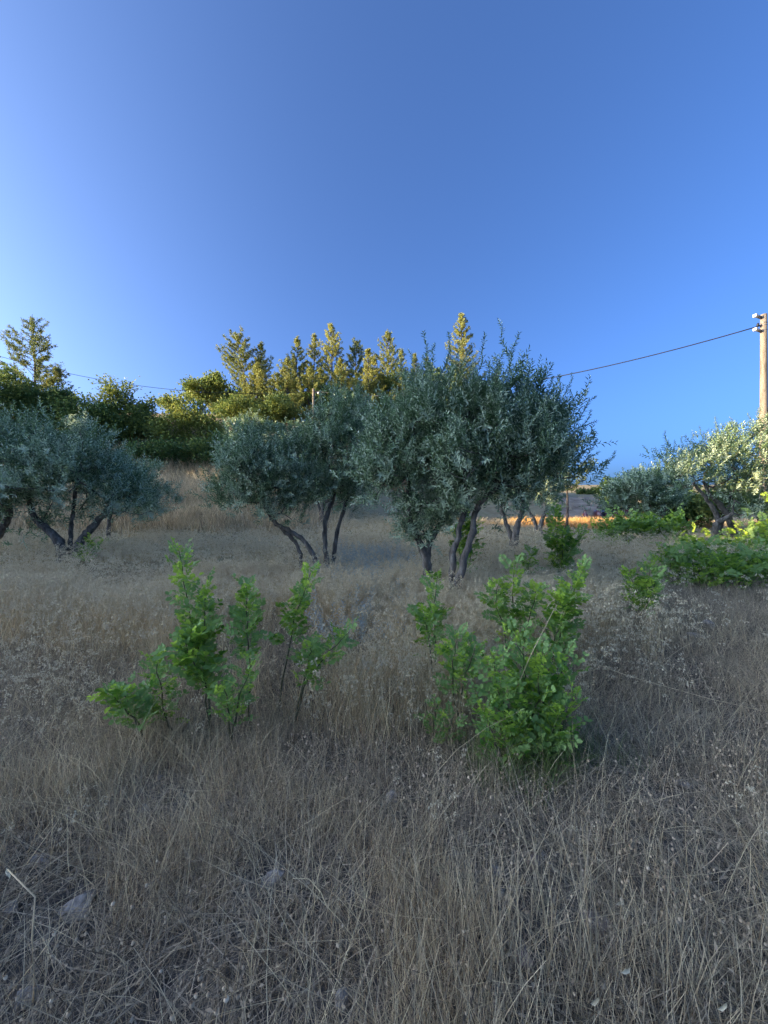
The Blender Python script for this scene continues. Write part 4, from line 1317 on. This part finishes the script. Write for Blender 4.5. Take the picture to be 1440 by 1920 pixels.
tb = Tubes()
tb.add([[0, 0, H2 - .16], [0, 0, H2 - .2]], .108, 16)
obj('steel_band', tb.mesh('steel_band', M_steel), p2)
x3, y3 = -31.5, 27.0
p3, H3 = pole('concrete utility pole beyond the left edge of the picture', x3, y3, 14.2, .10, .14)

def wire(label, a, b, sag, r, n=40):
    t = np.linspace(0, 1, n)
    a, b = np.array(a), np.array(b)
    p = a + (b - a) * t[:, None]
    p[:, 2] -= 4 * sag * t * (1 - t)
    tb = Tubes()
    tb.add(p, r, 6)
    o = obj('power_cable', tb.mesh('power_cable', M_wire, a), None, Vector(a))
    return tag(o, label, 'cable', 'cables of the power line')
wire('black twisted power cable sagging from the tall right pole to the slim pole', (x1 - .1, dy1, gz(x1, dy1) + H1 - .44), (x2 + .1, dy2, z2 - .18), 1.33, .022)
wire('thin power cable running from the slim pole to the left past the ragged topped tree', (x2 - .1, dy2, z2 - .18), (x3, y3, gz(x3, y3) + H3 - .3), 1.5, .016)

# ------------------------------------------------------------ car and people by the track
M_car = plain('maroon_paint', (0.09, 0.02, 0.028), 0.3, 0.0, .5)
M_glass = plain('car_glass', (0.02, 0.025, 0.03), 0.08, 0.0, .6)
M_tyre = plain('tyre_rubber', (0.02, 0.02, 0.02), 0.9)
M_rim = plain('wheel_rim', (0.35, 0.35, 0.36), 0.35, .8)
M_lamp = plain('lamp_glass', (0.6, 0.58, 0.55), 0.15)
M_blk = plain('black_plastic', (0.03, 0.03, 0.032), 0.6)

def loft(secs, mat, name, parent, smooth=True):
    """secs: list of closed rings (k,3) -> capped loft"""
    k = len(secs[0])
    v = np.concatenate([np.asarray(s, float) for s in secs])
    i = np.arange(len(secs) - 1)[:, None] * k + np.arange(k)[None, :]
    j = np.arange(len(secs) - 1)[:, None] * k + (np.arange(k)[None, :] + 1) % k
    q_ = np.stack([i, j, j + k, i + k], -1).reshape(-1, 4)
    cap0 = np.arange(k)[::-1][None]
    cap1 = (np.arange(k) + (len(secs) - 1) * k)[None]
    return obj(name, mesh(name, v, [q_, cap0, cap1], mat, smooth), parent)

cx, cy = (1172 - 720) / F * 27.5, 27.5
car = thing('parked_car', 'dark maroon hatchback parked behind the green thicket by the dirt track', 'car', (cx, cy, gz(cx, cy) + .02))
car.rotation_euler = (0, 0, R(-20))
def ring(x, w, zb, zt, rr=.12):
    return [(x, -w, zb), (x, w, zb), (x, w + .03, zb + .25), (x, w, zt - rr), (x, w - rr, zt), (x, -w + rr, zt), (x, -w, zt - rr), (x, -w - .03, zb + .25)]
body = loft([ring(-1.95, .70, .38, .80), ring(-1.85, .80, .26, .92), ring(-.9, .82, .22, .95), ring(.6, .82, .22, .94), ring(1.5, .80, .24, .84), ring(1.95, .72, .30, .72)], M_car, 'body', car)
loft([ring(-1.7, .70, .93, 1.02, .05), ring(-1.35, .64, .93, 1.40), ring(-.4, .63, .93, 1.47), ring(.25, .62, .93, 1.42), ring(.95, .70, .92, .97, .03)], M_car, 'cabin', car)
for s in (-1, 1):
    for a, b, c_, d_ in (((-1.3, .97), (-.35, .97), (-.35, 1.37), (-1.15, 1.32)), ((-.27, .97), (.72, .97), (.22, 1.33), (-.27, 1.37))):
        yb, yt = s * .745, s * .69
        v = np.array([(a[0], yb, a[1]), (b[0], yb, b[1]), (c_[0], yt, c_[1]), (d_[0], yt, d_[1])])
        v = np.concatenate([v, v + [0, s * .012, 0]])
        obj('window', mesh('window', v, [np.array([[4, 5, 6, 7], [0, 3, 2, 1], [0, 1, 5, 4], [1, 2, 6, 5], [2, 3, 7, 6], [3, 0, 4, 7]])], M_glass), car)
    v, q_ = boxes([((.62, s * .9, 1.0), (.05, .09, .06), 0)])
    obj('wing_mirror', mesh('wing_mirror', v, q_, M_car), car)
    v, q_ = boxes([((1.88, s * .55, .64), (.06, .15, .07), -s * .25)])
    obj('headlight', mesh('headlight', v, q_, M_lamp), car)
v = np.array([(.93, -.6, .985), (.93, .6, .985), (.30, .53, 1.41), (.30, -.53, 1.41)])
v = np.concatenate([v + [.03, 0, .0], v + [.045, 0, .012]])
obj('windscreen', mesh('windscreen', v, [np.array([[4, 5, 6, 7], [0, 3, 2, 1], [0, 1, 5, 4], [1, 2, 6, 5], [2, 3, 7, 6], [3, 0, 4, 7]])], M_glass), car)
for sx in (-1.25, 1.3):
    for s in (-1, 1):
        tb = Tubes()
        tb.add([(sx, s * .70, .31), (sx, s * .88, .31)], [.31, .30], 20)
        w = obj('wheel', tb.mesh('wheel', M_tyre, smooth=False), car)
        tb = Tubes()
        tb.add([(sx, s * .80, .31), (sx, s * .892, .31)], [.19, .19], 14)
        obj('rim', tb.mesh('rim', M_rim, smooth=False), w)
v, q_ = boxes([((1.93, 0, .38), (.07, .72, .09), 0)])
obj('bumper', mesh('bumper', v, q_, M_blk), car)

def person(label, px, d, joints, edges, radii, cmats, yaw=0.0):
    """one continuous skinned figure; faces take clothing colours by height"""
    x0 = (px - 720) / F * d
    root = thing('person', label, 'person', (x0, d, gz(x0, d)))
    root.rotation_euler = (0, 0, yaw)
    me = bpy.data.meshes.new('body')
    me.from_pydata(joints, edges, [])
    tmp = bpy.data.objects.new('body_rig', me)
    COL.objects.link(tmp)
    tmp.modifiers.new('skin', 'SKIN').use_smooth_shade = True
    for k, sv in enumerate(me.skin_vertices[0].data):
        sv.radius = radii[k] if isinstance(radii[k], tuple) else (radii[k], radii[k])
        sv.use_root = (k == 0)
    ss = tmp.modifiers.new('sub', 'SUBSURF')
    ss.levels = ss.render_levels = 2
    dg = bpy.context.evaluated_depsgraph_get()
    full = bpy.data.meshes.new_from_object(tmp.evaluated_get(dg))
    bpy.data.objects.remove(tmp)
    full.name = 'body'
    full.materials.clear()
    for m_, _ in cmats:
        full.materials.append(m_)
    for p in full.polygons:
        c = p.center
        p.use_smooth = True
        for k, (_, test) in enumerate(cmats):
            if test(c):
                p.material_index = k
                break
    obj('body', full, root)
    return root
M_skin = plain('skin', (0.42, 0.26, 0.19), .6)
M_hair = plain('dark_hair', (0.025, 0.018, 0.015), .6)
M_blue = plain('blue_shirt', (0.02, 0.09, 0.42), .8)
M_dark = plain('dark_trousers', (0.03, 0.03, 0.045), .9)
M_red = plain('crimson_clothes', (0.24, 0.03, 0.07), .85)
M_pink = plain('pale_pink_top', (0.5, 0.3, 0.3), .85)
# man bending forward over the grass
J = [(0, 0, .88), (.08, -.02, 1.05), (.22, -.03, 1.2), (.38, -.03, 1.25), (.48, -.03, 1.24), (.58, -.03, 1.2), (.64, -.03, 1.17),
     (-.02, .10, .84), (.05, .12, .46), (-.03, .13, .07), (.10, .14, .03),
     (-.02, -.10, .84), (.03, -.13, .46), (-.04, -.14, .07), (.09, -.16, .03),
     (.36, .17, 1.2), (.42, .2, .93), (.52, .16, .70), (.57, .15, .62),
     (.36, -.2, 1.2), (.40, -.23, .93), (.50, -.18, .70), (.55, -.16, .62)]
E = [(0, 1), (1, 2), (2, 3), (3, 4), (4, 5), (5, 6), (0, 7), (7, 8), (8, 9), (9, 10), (0, 11), (11, 12), (12, 13), (13, 14), (3, 15), (15, 16), (16, 17), (17, 18), (3, 19), (19, 20), (20, 21), (21, 22)]
Rr = [.14, .15, .16, .13, .065, .1, .085, .1, .075, .05, .045, .1, .075, .05, .045, .065, .05, .038, .04, .065, .05, .038, .04]
man = person('person in a blue shirt and dark trousers bending forward beside the parked car', 1131, 25.5, J, E, Rr,
       [(M_hair, lambda c: c.x > .5 and c.z > 1.22), (M_skin, lambda c: c.x > .46 and (c.z > 1.02 or c.z < .86)), (M_dark, lambda c: c.z < .92 and c.x < .32), (M_blue, lambda c: True)], R(-65))
# child standing
J = [(0, 0, .52), (0, 0, .66), (0, 0, .80), (0, 0, .88), (0, .0, .95), (0, -.01, 1.03), (0, 0, 1.08),
     (.055, 0, .48), (.065, -.01, .27), (.06, 0, .05), (.065, -.07, .025),
     (-.055, 0, .48), (-.07, -.02, .27), (-.075, .02, .05), (-.075, -.05, .025),
     (.12, 0, .79), (.17, -.02, .63), (.16, -.09, .50), (.155, -.12, .45),
     (-.12, 0, .79), (-.18, 0, .63), (-.17, -.06, .49), (-.165, -.08, .44)]
Rr = [.085, .08, .085, .04, .075, .085, .06, .06, .045, .032, .03, .06, .045, .032, .03, .04, .03, .024, .026, .04, .03, .024, .026]
kid = person('child in crimson clothes standing on the dirt track beyond the sunlit grass strip', 1097, 26, J, E, Rr,
       [(M_hair, lambda c: c.z > 1.0 or (c.z > .86 and c.y > .0)), (M_skin, lambda c: c.z > .87 or (abs(c.x) > .11 and c.z < .66)), (M_pink, lambda c: c.z > .62 and abs(c.x) < .1), (M_red, lambda c: True)], R(15))

# ------------------------------------------------------------ stones and single stems in the foreground
def straw(label, pts, r=.0022, mat=None, husk=0, name='straw_stem'):
    """pts: (px,row,distance)"""
    w = np.array([P(*p) for p in pts])
    b = w[-1].copy()
    tb = Tubes()
    tb.add(w - b, np.linspace(r * .7, r, len(w)), 6)
    root = thing(name, label, 'stem', b, 'single straw stems in the foreground')
    tv = np.concatenate(tb.v)
    me = mesh('stalk', tv, tb.faces(), M_straw, True, np.full(len(tv), .85))
    obj('stalk', me, root)
    for k in range(husk):
        bb = (w[0] - b + rng.normal(0, .012, 3))[None]
        v, f = leaves(bb, unit(rng.normal(0, .6, (1, 3)) + [[0, -.2, -.5]]), rng.normal(0, 1, (1, 3)), .026, .008, .5)
        obj('husk', mesh('husk', v, f, M_oat, False, np.full(4, .7)), root)
    return root
def on_ground(px, row, up=0.0):
    p = gp(px, row)
    return p[1]
straw('long yellow straw with sharp kink at the lower left', [(14, 1630, 1.25), (66, 1682, 1.2), (60, 1760, 1.18), (64, 1845, 1.17), (60, 1908, on_ground(60, 1908) - .0)], .0028, husk=3)
straw('tan straw leaning beside the large pale stone', [(120, 1728, 1.3), (60, 1810, 1.25), (6, 1880, 1.22)], .0018)
straw('pale straw leaning across the lower left stubble', [(108, 1540, 1.65), (48, 1622, 1.55)], .002)
straw('thin straight green yellow stalk rising through the right clump', [(1040, 1140, 2.3), (992, 1235, 2.35), (965, 1300, 2.4)], .0028)
straw('long straw lying toward the right edge from the right clump', [(1118, 1245, 3.2), (1180, 1268, 3.15), (1330, 1310, 3.05), (1440, 1335, 2.95)], .0028)
straw('long straw slanting across the tan flat stone', [(1175, 1710, 1.38), (1060, 1730, 1.36), (1020, 1742, 1.35)], .002)
straw('long diagonal straw above the pebble group', [(1105, 1588, 1.7), (1060, 1625, 1.66), (1020, 1660, 1.62)], .002)
for lab, px, row in [('pale curled leaf scrap near the bottom right of centre', 1164, 1824), ('pale broad blade near the bottom at right', 1122, 1870), ('long pale leaf blade in the bottom right corner', 1362, 1880), ('small white curled scrap above the tan stone', 1155, 1696)]:
    p = gp(px, row + 40)
    c = P(px, row, p[1] - .12)
    m_ = 1
    v, f = leaves(np.zeros((1, 3)), np.array([[.7 if 'curled' in lab else -.35, .1, -.5 if 'curled' not in lab else .15]]), np.array([[0.1, -1, .5]]), .034, .010, .5, 'oval')
    v2, f2 = leaves(np.zeros((1, 3)), np.array([[.6, .25, .1]]) if 'curled' in lab else np.array([[-.2, .15, -.55]]), np.array([[0.3, -1, .2]]), .024, .008, .5, 'oval')
    o = obj('dry_leaf', mesh('dry_leaf', np.concatenate([v, v2]), np.concatenate([f, f2 + 6]), M_oat, False, np.full(12, .5)), None, Vector(c))
    tag(o, lab, 'dry leaf', 'pale dry leaf scraps')
